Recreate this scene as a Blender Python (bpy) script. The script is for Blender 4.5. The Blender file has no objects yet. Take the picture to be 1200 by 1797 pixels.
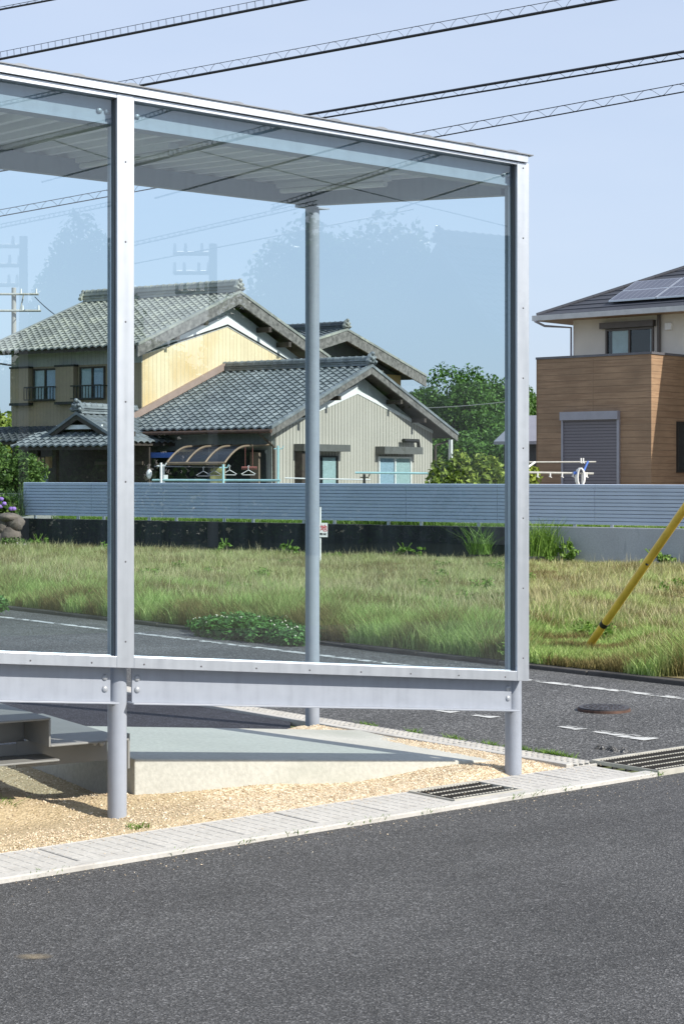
import bpy, bmesh, math, random
import numpy as np
from mathutils import Vector, Matrix
random.seed(7); rng = np.random.default_rng(7)
PI = math.pi
scene = bpy.context.scene
COL = scene.collection
# ------------------------------------------------------------------ camera
F = 3200.0; H = 1.6; HX = 600.0; HY = 831.0          # focal length in photo pixels, eye height, horizon
cd = bpy.data.cameras.new('camera'); cam = bpy.data.objects.new('camera', cd); COL.objects.link(cam)
cam.location = (0, 0, H); cam.rotation_euler = (PI/2, 0, 0)
cd.sensor_fit = 'AUTO'; cd.sensor_width = 36; cd.lens = 36*F/1797
cd.shift_y = -(898.5-HY)/1797; cd.clip_start = 0.1; cd.clip_end = 3000
scene.camera = cam
# ------------------------------------------------------------------ light
SUN_EL = math.radians(37.5); SH = Vector((0.85, -0.525)).normalized()
w = bpy.data.worlds.new('World'); scene.world = w; w.use_nodes = True
nt = w.node_tree; bgn = nt.nodes['Background']
sky = nt.nodes.new('ShaderNodeTexSky'); sky.sky_type = 'NISHITA'; sky.sun_disc = False
sky.sun_elevation = SUN_EL; sky.sun_rotation = math.atan2(SH.x, SH.y)
sky.air_density = 1.0; sky.dust_density = 1.2; sky.ozone_density = 3.0
mixs = nt.nodes.new('ShaderNodeMix'); mixs.data_type = 'RGBA'; mixs.inputs[0].default_value = 0.70
tc = nt.nodes.new('ShaderNodeTexCoord'); mp = nt.nodes.new('ShaderNodeMapping'); mp.inputs['Scale'].default_value = (1, 1, 3.5)
nz = nt.nodes.new('ShaderNodeTexNoise'); nz.inputs['Scale'].default_value = 2.2; nz.inputs['Detail'].default_value = 5
cr = nt.nodes.new('ShaderNodeValToRGB')
cr.color_ramp.elements[0].position = .3; cr.color_ramp.elements[0].color = (3.60, 4.25, 5.50, 1)
cr.color_ramp.elements[1].position = .75; cr.color_ramp.elements[1].color = (4.50, 4.95, 5.90, 1)
nt.links.new(tc.outputs['Generated'], mp.inputs['Vector']); nt.links.new(mp.outputs[0], nz.inputs['Vector'])
nt.links.new(nz.outputs[0], cr.inputs[0])
nt.links.new(sky.outputs[0], mixs.inputs[6]); nt.links.new(cr.outputs[0], mixs.inputs[7])
nt.links.new(mixs.outputs[2], bgn.inputs['Color']); bgn.inputs['Strength'].default_value = 0.10
sd = bpy.data.lights.new('sun', 'SUN'); sd.energy = 3.8; sd.angle = math.radians(.53); sd.color = (1, .93, .82)
sun = bpy.data.objects.new('sun', sd); COL.objects.link(sun)
sv = Vector((SH.x*math.cos(SUN_EL), SH.y*math.cos(SUN_EL), math.sin(SUN_EL)))
sun.rotation_euler = sv.to_track_quat('Z', 'Y').to_euler(); sun.location = sv*60
vs = scene.view_settings; vs.view_transform = 'Standard'; vs.look = 'None'; vs.gamma = 1; vs.exposure = 0.78
scene.cycles.max_bounces = 8; scene.cycles.transparent_max_bounces = 24
# ------------------------------------------------------------------ helpers
def at(px, py, Y): return Vector(((px-HX)/F*Y, Y, H-(py-HY)/F*Y))
def gnd(px, py, z=0.0):
    Y = (H-z)*F/(py-HY); return Vector(((px-HX)/F*Y, Y, z))
class Fr:
    def __init__(s, o, ex, ey): s.o = Vector((o[0], o[1], 0)); s.x = Vector((ex[0], ex[1], 0)).normalized(); s.y = Vector((ey[0], ey[1], 0)).normalized()
    def __call__(s, p): return s.o+s.x*p[0]+s.y*p[1]+Vector((0, 0, p[2]))
WF = Fr((0, 0), (1, 0), (0, 1))
WORLD = {}
class MB:
    def __init__(s, fr=WF): s.v = []; s.f = []; s.fr = fr; s.sm = []
    def pts(s, ps): n = len(s.v); s.v += [s.fr(p) for p in ps]; return n
    def face(s, *ps): n = s.pts(ps); s.f.append(tuple(range(n, n+len(ps))))
    def hexa(s, ps):       # 8 corners: bottom loop 4, top loop 4
        n = s.pts(ps)
        for q in ((3, 2, 1, 0), (4, 5, 6, 7), (0, 1, 5, 4), (1, 2, 6, 5), (2, 3, 7, 6), (3, 0, 4, 7)): s.f.append(tuple(n+i for i in q))
    def box(s, x0, x1, y0, y1, z0, z1):
        s.hexa([(x0, y0, z0), (x1, y0, z0), (x1, y1, z0), (x0, y1, z0), (x0, y0, z1), (x1, y0, z1), (x1, y1, z1), (x0, y1, z1)])
    def sbox(s, x0, x1, y0, y1, zb, zt):   # z as functions of x,y
        s.hexa([(x0, y0, zb(x0, y0)), (x1, y0, zb(x1, y0)), (x1, y1, zb(x1, y1)), (x0, y1, zb(x0, y1)),
                (x0, y0, zt(x0, y0)), (x1, y0, zt(x1, y0)), (x1, y1, zt(x1, y1)), (x0, y1, zt(x0, y1))])
    def prism(s, poly, d):  # poly: list of 3D pts, extruded by vector d (local)
        n = s.pts(poly); m = s.pts([(p[0]+d[0], p[1]+d[1], p[2]+d[2]) for p in poly]); k = len(poly)
        s.f.append(tuple(range(n, n+k))); s.f.append(tuple(range(m+k-1, m-1, -1)))
        for i in range(k): j = (i+1) % k; s.f.append((n+i, n+j, m+j, m+i))
    def tube(s, ps, r, n=8, cap=True):
        ps = [s.fr(p) for p in ps]; k = len(ps); rs = r if isinstance(r, (list, tuple)) else [r]*k
        base = len(s.v); up = None
        for i, p in enumerate(ps):
            t = (ps[min(i+1, k-1)]-ps[max(i-1, 0)]).normalized()
            if up is None: up = t.orthogonal().normalized()
            up = (up-t*up.dot(t)); up = up.normalized() if up.length > 1e-6 else t.orthogonal().normalized()
            b = t.cross(up)
            for j in range(n): a = 2*PI*j/n; s.v.append(p+(up*math.cos(a)+b*math.sin(a))*rs[i])
        for i in range(k-1):
            for j in range(n):
                q = (j+1) % n; s.f.append((base+i*n+j, base+i*n+q, base+(i+1)*n+q, base+(i+1)*n+j)); s.sm.append(len(s.f)-1)
        if cap:
            m = len(s.v); s.v += [s.v[base+j].copy() for j in range(n)]+[s.v[base+(k-1)*n+j].copy() for j in range(n)]
            s.f.append(tuple(m+j for j in range(n-1, -1, -1))); s.f.append(tuple(m+n+j for j in range(n)))
    def cyl(s, x, y, z0, z1, r, n=24): s.tube([(x, y, z0), (x, y, z1)], r, n)
    def ball(s, c, rx, ry, rz, nu=10, nv=6, wob=0):
        n = len(s.v)
        for i in range(nv+1):
            th = PI*i/nv
            for j in range(nu):
                ph = 2*PI*j/nu; q = 1+wob*random.uniform(-1, 1)
                s.v.append(s.fr((c[0]+rx*q*math.sin(th)*math.cos(ph), c[1]+ry*q*math.sin(th)*math.sin(ph), c[2]+rz*q*math.cos(th))))
        for i in range(nv):
            for j in range(nu):
                q = (j+1) % nu; s.f.append((n+i*nu+j, n+(i+1)*nu+j, n+(i+1)*nu+q, n+i*nu+q)); s.sm.append(len(s.f)-1)
    def build(s, name, mat, parent=None, loc=None, smooth=False, bevel=0, recalc=True):
        if parent is not None: o0 = WORLD[parent.name]
        elif loc is not None: o0 = Vector(loc)
        else:
            mn = [min(v[i] for v in s.v) for i in range(3)]; mx = [max(v[i] for v in s.v) for i in range(3)]
            o0 = Vector(((mn[0]+mx[0])/2, (mn[1]+mx[1])/2, mn[2]))
        me = bpy.data.meshes.new(name); me.from_pydata([tuple(v-o0) for v in s.v], [], s.f)
        if recalc:
            bm = bmesh.new(); bm.from_mesh(me); pass
            bmesh.ops.recalc_face_normals(bm, faces=bm.faces); bm.to_mesh(me); bm.free()
        if smooth:
            me.polygons.foreach_set('use_smooth', [True]*len(me.polygons))
        elif s.sm:
            fl = [False]*len(me.polygons)
            for i in s.sm: fl[i] = True
            me.polygons.foreach_set('use_smooth', fl)
        me.materials.append(mat)
        o = bpy.data.objects.new(name, me); COL.objects.link(o)
        if parent is not None: o.parent = parent
        else: o.location = o0
        WORLD[o.name] = o0
        if bevel:
            b = o.modifiers.new('bevel', 'BEVEL'); b.width = bevel; b.segments = 2; b.limit_method = 'ANGLE'; b.angle_limit = math.radians(40)
        return o
def npmesh(name, V, Q, mat, parent=None, loc=(0, 0, 0), smooth=False):
    o0 = WORLD[parent.name] if parent is not None else Vector(loc)
    me = bpy.data.meshes.new(name); V = np.asarray(V, np.float32)-np.array(o0, np.float32)[None]; Q = np.asarray(Q, np.int32)
    me.vertices.add(len(V)); me.vertices.foreach_set('co', V.ravel()); k = Q.shape[1]
    me.loops.add(Q.size); me.loops.foreach_set('vertex_index', Q.ravel())
    me.polygons.add(len(Q)); me.polygons.foreach_set('loop_start', np.arange(0, Q.size, k, dtype=np.int32))
    try: me.polygons.foreach_set('loop_total', np.full(len(Q), k, np.int32))
    except Exception: pass
    me.polygons.foreach_set('use_smooth', np.full(len(Q), smooth, bool))
    me.update(calc_edges=True); me.validate(); me.materials.append(mat)
    o = bpy.data.objects.new(name, me); COL.objects.link(o)
    if parent is not None: o.parent = parent
    else: o.location = o0
    WORLD[o.name] = o0
    return o
def empty(name, loc, label, cat, group=None):
    o = bpy.data.objects.new(name, None); COL.objects.link(o); o.location = loc; o.empty_display_size = .2
    WORLD[o.name] = Vector(loc); return tag(o, label, cat, group)
def tag(o, label, cat, group=None, kind=None):
    o['label'] = label; o['category'] = cat
    if group: o['group'] = group
    if kind: o['kind'] = kind
    return o
def struct(o): o['kind'] = 'structure'; return o
def plabel(o, l): o['label'] = l; return o
# ------------------------------------------------------------------ materials
class NB:
    def __init__(s, name):
        s.m = bpy.data.materials.new(name); s.m.use_nodes = True; s.t = s.m.node_tree; s.p = s.t.nodes['Principled BSDF']
        s.tc = s.n('ShaderNodeTexCoord')
    def n(s, t, **k):
        o = s.t.nodes.new(t)
        for a, b in k.items(): setattr(o, a, b)
        return o
    def l(s, a, b): s.t.links.new(a, b)
    def obj(s): return s.tc.outputs['Object']
    def noise(s, scale, detail=4, vec=None, rough=.55, map_scale=None):
        n = s.n('ShaderNodeTexNoise'); n.inputs['Scale'].default_value = scale; n.inputs['Detail'].default_value = detail; n.inputs['Roughness'].default_value = rough
        v = vec or s.obj()
        if map_scale:
            mm = s.n('ShaderNodeMapping'); mm.inputs['Scale'].default_value = map_scale; s.l(v, mm.inputs[0]); v = mm.outputs[0]
        s.l(v, n.inputs['Vector']); return n.outputs[0]
    def ramp(s, fac, stops):
        r = s.n('ShaderNodeValToRGB'); e = r.color_ramp.elements
        while len(e) < len(stops): e.new(.5)
        for i, (p, c) in enumerate(stops): e[i].position = p; e[i].color = (*c, 1) if len(c) == 3 else c
        s.l(fac, r.inputs[0]); return r.outputs[0]
    def math(s, op, a, b=None, clamp=False):
        m = s.n('ShaderNodeMath', operation=op); m.use_clamp = clamp
        for i, q in enumerate((a, b)):
            if q is None: continue
            if isinstance(q, (int, float)): m.inputs[i].default_value = q
            else: s.l(q, m.inputs[i])
        return m.outputs[0]
    def mix(s, fac, a, b, mode='MIX'):
        m = s.n('ShaderNodeMix', data_type='RGBA', blend_type=mode)
        for i, q in ((0, fac), (6, a), (7, b)):
            if isinstance(q, (int, float)): m.inputs[i].default_value = q
            elif isinstance(q, tuple): m.inputs[i].default_value = (*q, 1) if len(q) == 3 else q
            else: s.l(q, m.inputs[i])
        return m.outputs[2]
    def bump(s, h, dist, strength=1):
        b = s.n('ShaderNodeBump'); b.inputs['Distance'].default_value = dist; b.inputs['Strength'].default_value = strength
        s.l(h, b.inputs['Height'])
        return b.outputs[0]
    def setc(s, c): s.l(c, s.p.inputs['Base Color'])
    def dot(s, d):
        v = s.n('ShaderNodeVectorMath', operation='DOT_PRODUCT'); s.l(s.obj(), v.inputs[0]); v.inputs[1].default_value = d; return v.outputs['Value']
def sc(c, k): return tuple(min(1, x*k) for x in c)
def plain(name, c, rough=.6, metal=0, var=.12, vs=4, bump=0, bs=60, spec=.5):
    b = NB(name); n = b.noise(vs, 5)
    b.setc(b.ramp(n, [(.3, sc(c, 1-var)), (.7, sc(c, 1+var))])); b.p.inputs['Roughness'].default_value = rough; b.p.inputs['Metallic'].default_value = metal
    b.p.inputs['Specular IOR Level'].default_value = spec
    if bump: b.l(b.bump(b.noise(bs, 3), bump), b.p.inputs['Normal'])
    return b.m
def siding(name, c, d, pitch, depth=.01, jc=.55, var=.1, stain=None, jw=.08):
    b = NB(name); x = b.math('DIVIDE', b.dot((d[0], d[1], d[2])), pitch); fr = b.math('FRACT', x)
    j = b.math('LESS_THAN', fr, jw); n = b.noise(1.2, 6)
    col = b.ramp(n, [(.3, sc(c, 1-var)), (.7, sc(c, 1+var))])
    wn = b.n('ShaderNodeTexWhiteNoise', noise_dimensions='1D'); b.l(b.math('FLOOR', x), wn.inputs['W'])
    col = b.mix(b.math('MULTIPLY', wn.outputs['Value'], .16), col, sc(c, .6))
    if stain:
        sn = b.ramp(b.noise(stain[1], 6, map_scale=stain[3]), [(stain[4], (0, 0, 0)), (stain[5], (1, 1, 1))])
        col = b.mix(b.math('MULTIPLY', sn, stain[2]), col, stain[0])
    col = b.mix(j, col, sc(c, jc)); b.setc(col); b.p.inputs['Roughness'].default_value = .65
    h = b.math('SUBTRACT', 1.0, j); b.l(b.bump(h, depth, .8), b.p.inputs['Normal']); return b.m
def leafmat(name, c1, c2, c3=None, rough=.5, tr=.25):
    b = NB(name); g = b.n('ShaderNodeNewGeometry'); n = b.noise(.9, 3)
    f = b.math('ADD', b.math('MULTIPLY', g.outputs['Random Per Island'], .6), b.math('MULTIPLY', n, .45))
    st = [(.2, c1), (.75, c2)]
    if c3: st.append((.97, c3))
    col = b.ramp(f, st); b.setc(col); b.p.inputs['Roughness'].default_value = rough; b.p.inputs['Specular IOR Level'].default_value = .3
    t = b.n('ShaderNodeBsdfTranslucent'); b.l(col, t.inputs[0]); mx = b.n('ShaderNodeMixShader'); mx.inputs[0].default_value = tr
    b.l(b.p.outputs[0], mx.inputs[1]); b.l(t.outputs[0], mx.inputs[2]); b.l(mx.outputs[0], b.t.nodes['Material Output'].inputs[0]); return b.m
def asphalt(name, c, cell=140, contrast=.55, light=.06, patch=.18, bump=.004):
    b = NB(name)
    v = b.n('ShaderNodeTexVoronoi'); v.inputs['Scale'].default_value = cell; b.l(b.obj(), v.inputs['Vector'])
    hs = b.n('ShaderNodeSeparateColor'); b.l(v.outputs['Color'], hs.inputs[0])
    base = b.ramp(hs.outputs[0], [(0, sc(c, 1-contrast)), (.6, c), (.9, sc(c, 1+contrast)), (.985, sc(c, 1+3.2*contrast))])
    n = b.noise(.7, 5); col = b.mix(1.0, base, b.ramp(n, [(.3, (1-patch,)*3), (.7, (1+patch,)*3)]), 'MULTIPLY')
    n2 = b.noise(22, 3, rough=.7); col = b.mix(1.0, col, b.ramp(n2, [(.3, (.88,)*3), (.7, (1.12,)*3)]), 'MULTIPLY')
    rot = b.n('ShaderNodeMapping', vector_type='TEXTURE'); rot.inputs['Rotation'].default_value = (0, 0, math.atan2(.644, .765)); b.l(b.obj(), rot.inputs[0])
    n3 = b.noise(1.0, 4, vec=rot.outputs[0], map_scale=(.22, 1.6, 1)); col = b.mix(1.0, col, b.ramp(n3, [(.35, (.80,)*3), (.65, (1.14,)*3)]), 'MULTIPLY')
    n4 = b.noise(3.2, 6, rough=.75); col = b.mix(b.ramp(n4, [(.66, (0, 0, 0)), (.80, (.35,)*3)]), col, sc(c, .45))
    b.setc(col); b.p.inputs['Roughness'].default_value = .8; b.p.inputs['Specular IOR Level'].default_value = .35
    b.l(b.bump(v.outputs['Distance'], bump, .6), b.p.inputs['Normal']); return b.m
def concrete(name, c, var=.15, dirt=None, bump=.002):
    b = NB(name); n = b.noise(1.6, 7); n2 = b.noise(45, 4)
    col = b.ramp(n, [(.3, sc(c, 1-var)), (.7, sc(c, 1+var))]); col = b.mix(.35, col, b.ramp(n2, [(.35, sc(c, .75)), (.65, sc(c, 1.2))]))
    if dirt:
        s1 = b.ramp(b.noise(dirt[1], 6, map_scale=dirt[2]), [(dirt[3], (0, 0, 0)), (dirt[4], (1, 1, 1))]); col = b.mix(s1, col, dirt[0])
    b.setc(col); b.p.inputs['Roughness'].default_value = .85; b.l(b.bump(n2, bump), b.p.inputs['Normal']); return b.m
def glassmat(name, tint, ior=1.85):
    b = NB(name); t = b.t; t.nodes.remove(b.p)
    tr = b.n('ShaderNodeBsdfTransparent'); tr.inputs[0].default_value = (*tint, 1); gl = b.n('ShaderNodeBsdfGlossy'); gl.inputs['Roughness'].default_value = 0.0
    gl.inputs[0].default_value = (.93, .97, 1, 1)
    fr = b.n('ShaderNodeFresnel'); fr.inputs[0].default_value = ior; g = b.n('ShaderNodeNewGeometry')
    f = b.math('MULTIPLY', fr.outputs[0], b.math('SUBTRACT', 1.0, g.outputs['Backfacing']))
    mx = b.n('ShaderNodeMixShader'); b.l(f, mx.inputs[0]); b.l(tr.outputs[0], mx.inputs[1]); b.l(gl.outputs[0], mx.inputs[2])
    b.l(mx.outputs[0], t.nodes['Material Output'].inputs[0]); return b.m
A1 = Vector((-.834, .552)); B1 = Vector((.552, .834))          # house and fence grid
A2 = Vector((-.75, .66)).normalized(); B2 = Vector((A2.y, -A2.x))
if B2.y < 0: B2 = -B2
G1 = Vector((.765, .644)).normalized(); M1 = Vector((-G1.y, G1.x))   # along the near road, towards the pavilion
G2 = -M1                                                           # along the side road, towards the right and nearer
m_alu = plain('brushed aluminium', (.62, .64, .67), .38, .75, .04, 3)
def alumat():
    b = NB('weathered aluminium'); n = b.noise(3, 6, map_scale=(9, 9, .5)); n2 = b.noise(25, 4); b.setc(b.ramp(n, [(.3, (.50, .54, .60)), (.7, (.55, .59, .65))])); b.p.inputs['Metallic'].default_value = .75
    b.l(b.ramp(b.math('ADD', b.math('MULTIPLY', n, .6), b.math('MULTIPLY', n2, .4)), [(.3, (.36,)*3), (.7, (.44,)*3)]), b.p.inputs['Roughness']); return b.m
m_alu = alumat()
def steelpaint():
    b = NB('grey steel paint'); n = b.noise(3, 6, map_scale=(7, 7, .5)); n2 = b.noise(18, 5); c = (.285, .315, .37)
    b.setc(b.ramp(b.math('ADD', b.math('MULTIPLY', n, .65), b.math('MULTIPLY', n2, .35)), [(.33, sc(c, .90)), (.5, c), (.68, sc(c, 1.06))]))
    b.l(b.ramp(n2, [(.3, (.38,)*3), (.7, (.52,)*3)]), b.p.inputs['Roughness']); return b.m
m_paint = steelpaint()
m_paint_shaded = plain('shaded grey steel paint', (.215, .22, .215), .6, 0, .08, 3)  # same grey steel paint, darkened in colour for the shade on the steps
m_soffit = plain('galvanised deck', (.72, .73, .74), .5, .0, .08, 2)
m_gasket = plain('dark gasket', (.07, .08, .09), .5)
m_glass = glassmat('clear pane', (.86, .93, .955), 2.0)
m_hglass = glassmat('house window glass', (.84, .89, .90), 1.6)
m_tube = plain('white tube', (.75, .75, .73), .4)
m_white = plain('white paint', (.78, .78, .76), .5)
m_roofcap = plain('roof sheet', (.22, .24, .27), .4, .3)
m_bolt = plain('bolt head', (.33, .355, .39), .4, .2)
m_screw = plain('screw', (.12, .12, .13), .4, .5)
m_slab = concrete('slab concrete', (.45, .455, .42), .10, ((.30, .32, .28), .9, (1, 1, 2), .55, .8))
m_asph = asphalt('near road asphalt', (.070, .0705, .072), 165, .55, patch=.24, bump=.006)
m_asph2 = asphalt('side road asphalt', (.088, .089, .090), 110, .7, patch=.14, bump=.008)
m_asphnew = asphalt('new asphalt', (.030, .032, .042), 150, .6, patch=.12)
m_gutter = concrete('gutter concrete', (.46, .45, .425), .16, ((.32, .31, .29), 2.5, (1, 1, 1), .55, .75))
m_kerb = concrete('mossy kerb', (.075, .07, .065), .35, ((.03, .03, .028), 2, (1, 1, 1), .45, .65))
m_steel = plain('galvanised grate', (.50, .49, .44), .55, .25, .15, 12)
m_pit = plain('dark pit', (.012, .012, .013), .9)
m_rust = plain('rusty iron', (.11, .065, .05), .7, .3, .4, 15)
m_iron = plain('worn iron', (.075, .072, .078), .55, .5, .3, 12, .002, 120)
m_line = None
def worn_line():
    b = NB('worn road paint'); n = b.noise(7, 7, rough=.7)
    b.p.inputs['Base Color'].default_value = (.52, .53, .52, 1); b.p.inputs['Roughness'].default_value = .7
    tr = b.n('ShaderNodeBsdfTransparent'); mx = b.n('ShaderNodeMixShader'); b.l(b.ramp(n, [(.43, (0, 0, 0)), (.52, (1, 1, 1))]), mx.inputs[0])
    b.l(tr.outputs[0], mx.inputs[1]); b.l(b.p.outputs[0], mx.inputs[2]); b.l(mx.outputs[0], b.t.nodes['Material Output'].inputs[0]); return b.m
m_line = worn_line()
def gravelmat():
    b = NB('tan gravel'); v = b.n('ShaderNodeTexVoronoi'); v.inputs['Scale'].default_value = 75; b.l(b.obj(), v.inputs['Vector'])
    hs = b.n('ShaderNodeSeparateColor'); b.l(v.outputs['Color'], hs.inputs[0])
    st = b.ramp(hs.outputs[0], [(0, (.40, .31, .20)), (.4, (.53, .43, .29)), (.75, (.62, .52, .37)), (.97, (.76, .68, .54))])
    n = b.noise(1.3, 5); earth = b.ramp(b.noise(30, 5), [(.3, (.36, .285, .17)), (.7, (.50, .41, .27))])
    # bare earth shows through the stones towards the left end under the steps
    dx = b.dot((-.9, -.2, 0)); f = b.math('ADD', b.math('MULTIPLY', dx, 1.3), b.math('SUBTRACT', b.math('MULTIPLY', n, 2.0), 1.2))
    fr = b.ramp(f, [(.35, (0, 0, 0)), (.6, (1, 1, 1))]); b.setc(b.mix(fr, st, earth)); b.p.inputs['Roughness'].default_value = .9
    b.l(b.bump(v.outputs['Distance'], .008, .8), b.p.inputs['Normal']); return b.m
m_gravel = gravelmat()
def pebblemat():
    b = NB('pebble'); g = b.n('ShaderNodeNewGeometry')
    b.setc(b.ramp(g.outputs['Random Per Island'], [(0, (.42, .32, .21)), (.4, (.56, .45, .31)), (.8, (.66, .55, .40)), (1, (.78, .72, .60))])); b.p.inputs['Roughness'].default_value = .85; return b.m
m_pebble = pebblemat()
def tilemat(name, c, c2, scale=3.6):
    b = NB(name); v = b.n('ShaderNodeTexVoronoi'); v.inputs['Scale'].default_value = scale; b.l(b.obj(), v.inputs['Vector'])
    hs = b.n('ShaderNodeSeparateColor'); b.l(v.outputs['Color'], hs.inputs[0]); n = b.noise(.8, 6)
    col = b.ramp(hs.outputs[0], [(0, sc(c, .8)), (.6, c), (1, c2)]); col = b.mix(1.0, col, b.ramp(n, [(.3, (.8, .8, .78)), (.7, (1.15, 1.15, 1.1))]), 'MULTIPLY')
    b.setc(col); b.p.inputs['Roughness'].default_value = .42; b.p.inputs['Specular IOR Level'].default_value = .5; return b.m
m_tile_old = tilemat('weathered roof tile', (.28, .285, .265), (.36, .36, .31))
m_tile = tilemat('grey roof tile', (.185, .205, .225), (.25, .27, .29))
m_tile_dark = tilemat('dark roof tile', (.085, .095, .11), (.12, .13, .145))
m_slate = siding('dark slate shingle', (.045, .05, .065), (B2.x, B2.y, 0), .28, .0, .6, .2)
m_wood_old = plain('weathered timber', (.155, .145, .135), .8, 0, .55, 7, .004, 30)
m_wood_dark = plain('dark timber', (.055, .042, .034), .7, 0, .3, 8)
m_yellow = siding('yellow corrugated siding', (.77, .63, .41), (B1.x, B1.y, 0), .19, .02, .72, .08, ((.62, .40, .15), .55, .6, (1, 1, .8), .48, .66), jw=.1)
m_board = siding('pale green grey boards', (.40, .44, .43), (B1.x, B1.y, 0), .15, .008, .8, .1)
m_board2 = siding('pale boards on the eaves side', (.42, .43, .40), (A1.x, A1.y, 0), .16, .008, .7, .1)
m_greige = siding('beige grey corrugated siding', (.46, .43, .375), (B1.x, B1.y, 0), .165, .02, .42, .05, jw=.20)
m_olive = siding('tan corrugated siding', (.36, .29, .19), (A1.x, A1.y, 0), .14, .012, .75, .12, ((.45, .31, .14), .7, .5, (1, 1, 1), .5, .7))
m_ctan = siding('tan siding', (.45, .32, .15), (B1.x, B1.y, 0), .2, .01, .8)
m_cdark = siding('charcoal boards', (.06, .065, .07), (B1.x, B1.y, 0), .18, .01, .7)
m_brown = siding('brown wood grain siding', (.29, .19, .115), (0, 0, 1), .155, .012, .62, .22, ((.20, .12, .07), 3, .6, (.5, .5, 6), .45, .62), jw=.06)
m_cream = plain('cream render', (.66, .62, .55), .8, 0, .05, 2, .002, 90)
m_bronze = plain('bronze aluminium', (.10, .085, .075), .4, .4, .1)
m_greymetal = plain('grey shutter box', (.30, .30, .34), .45, .3, .06)
m_gap_shade = plain('blue grey gap shade', (.17, .20, .25), .5, .1, .06)  # dark tone painting the shade in the fence gaps
m_olivebox = plain('olive grey box', (.14, .14, .13), .5, .2, .1)
m_shutter = siding('grey roller shutter', (.16, .15, .17), (0, 0, 1), .075, .012, .5, .05, jw=.2)
m_black = plain('black aluminium', (.03, .028, .026), .5, .2)
m_curtain = plain('pale curtain', (.62, .68, .66), .9, 0, .08, 6)
m_bcurtain = plain('pale blue curtain', (.52, .60, .70), .9, 0, .08, 6)
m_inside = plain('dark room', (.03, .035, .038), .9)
m_fence = plain('blue grey aluminium slat', (.48, .56, .69), .45, .1, .07, 1.5)
m_wall_dark = concrete('stained concrete wall', (.042, .045, .05), .4, ((.012, .013, .015), 1.6, (3, 3, .22), .38, .68), .004)
m_wall_light = concrete('plain concrete wall', (.40, .42, .45), .12, ((.20, .22, .25), 1.6, (3, 3, .5), .58, .74), .003)
m_solar = None
def solarmat():
    b = NB('solar cells'); p = b.p
    def ln(d, pitch, wd): return b.math('LESS_THAN', b.math('FRACT', b.math('DIVIDE', b.dot(d), pitch)), wd)
    l1 = ln((A2.x, A2.y, 0), .165, .10); n = b.noise(2, 3)
    col = b.mix(l1, b.ramp(n, [(.3, (.05, .055, .085)), (.7, (.075, .08, .11))]), (.16, .17, .21)); b.setc(col); p.inputs['Roughness'].default_value = .16; return b.m
m_solar = solarmat()
m_guy = plain('yellow plastic tube', (.74, .50, .07), .45, 0, .18, 5)
m_cable = plain('black cable', (.02, .022, .028), .5)
m_wire = plain('thin wire', (.06, .065, .08), .5, .3)
m_pole = concrete('concrete pole', (.36, .345, .32), .1)
m_teal = plain('pale teal laundry pole', (.42, .66, .66), .35, .2)
m_poly = plain('smoked polycarbonate', (.018, .02, .028), .25)
m_tanframe = plain('tan aluminium frame', (.24, .175, .12), .45, .2)
m_blue = plain('blue plastic', (.06, .14, .45), .45)
m_pinkflash = plain('brown flashing', (.33, .235, .20), .6, 0, .1)
m_bark = plain('bark', (.10, .08, .06), .9, 0, .3, 12)
m_rock = plain('garden rock', (.17, .135, .115), .9, 0, .4, 3, .02, 14)
m_soil = plain('field soil', (.17, .14, .07), .95, 0, .35, 3, .02, 25)
m_lot = plain('lot gravel', (.30, .29, .25), .9, 0, .25, 8, .01, 60)
m_land = plain('far ground', (.10, .12, .05), .95, 0, .3, .4)
m_oak = leafmat('evergreen oak leaves', (.03, .075, .014), (.105, .22, .035), (.19, .33, .07))
m_citrus = leafmat('citrus leaves', (.06, .11, .015), (.31, .38, .06), (.52, .54, .15))
m_bush = leafmat('garden bush leaves', (.035, .075, .015), (.14, .23, .05), (.30, .36, .10))
m_clover = leafmat('clover leaves', (.03, .10, .02), (.10, .25, .06), (.17, .35, .10))
m_weed = leafmat('weed leaves', (.08, .17, .02), (.19, .32, .06), (.28, .42, .10))
m_petal = plain('white flower', (.62, .60, .48), .8)
m_purple = plain('purple flower', (.30, .17, .50), .8, 0, .4, 20)
m_pinkf = plain('pale pink flower', (.70, .55, .62), .8)
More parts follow.
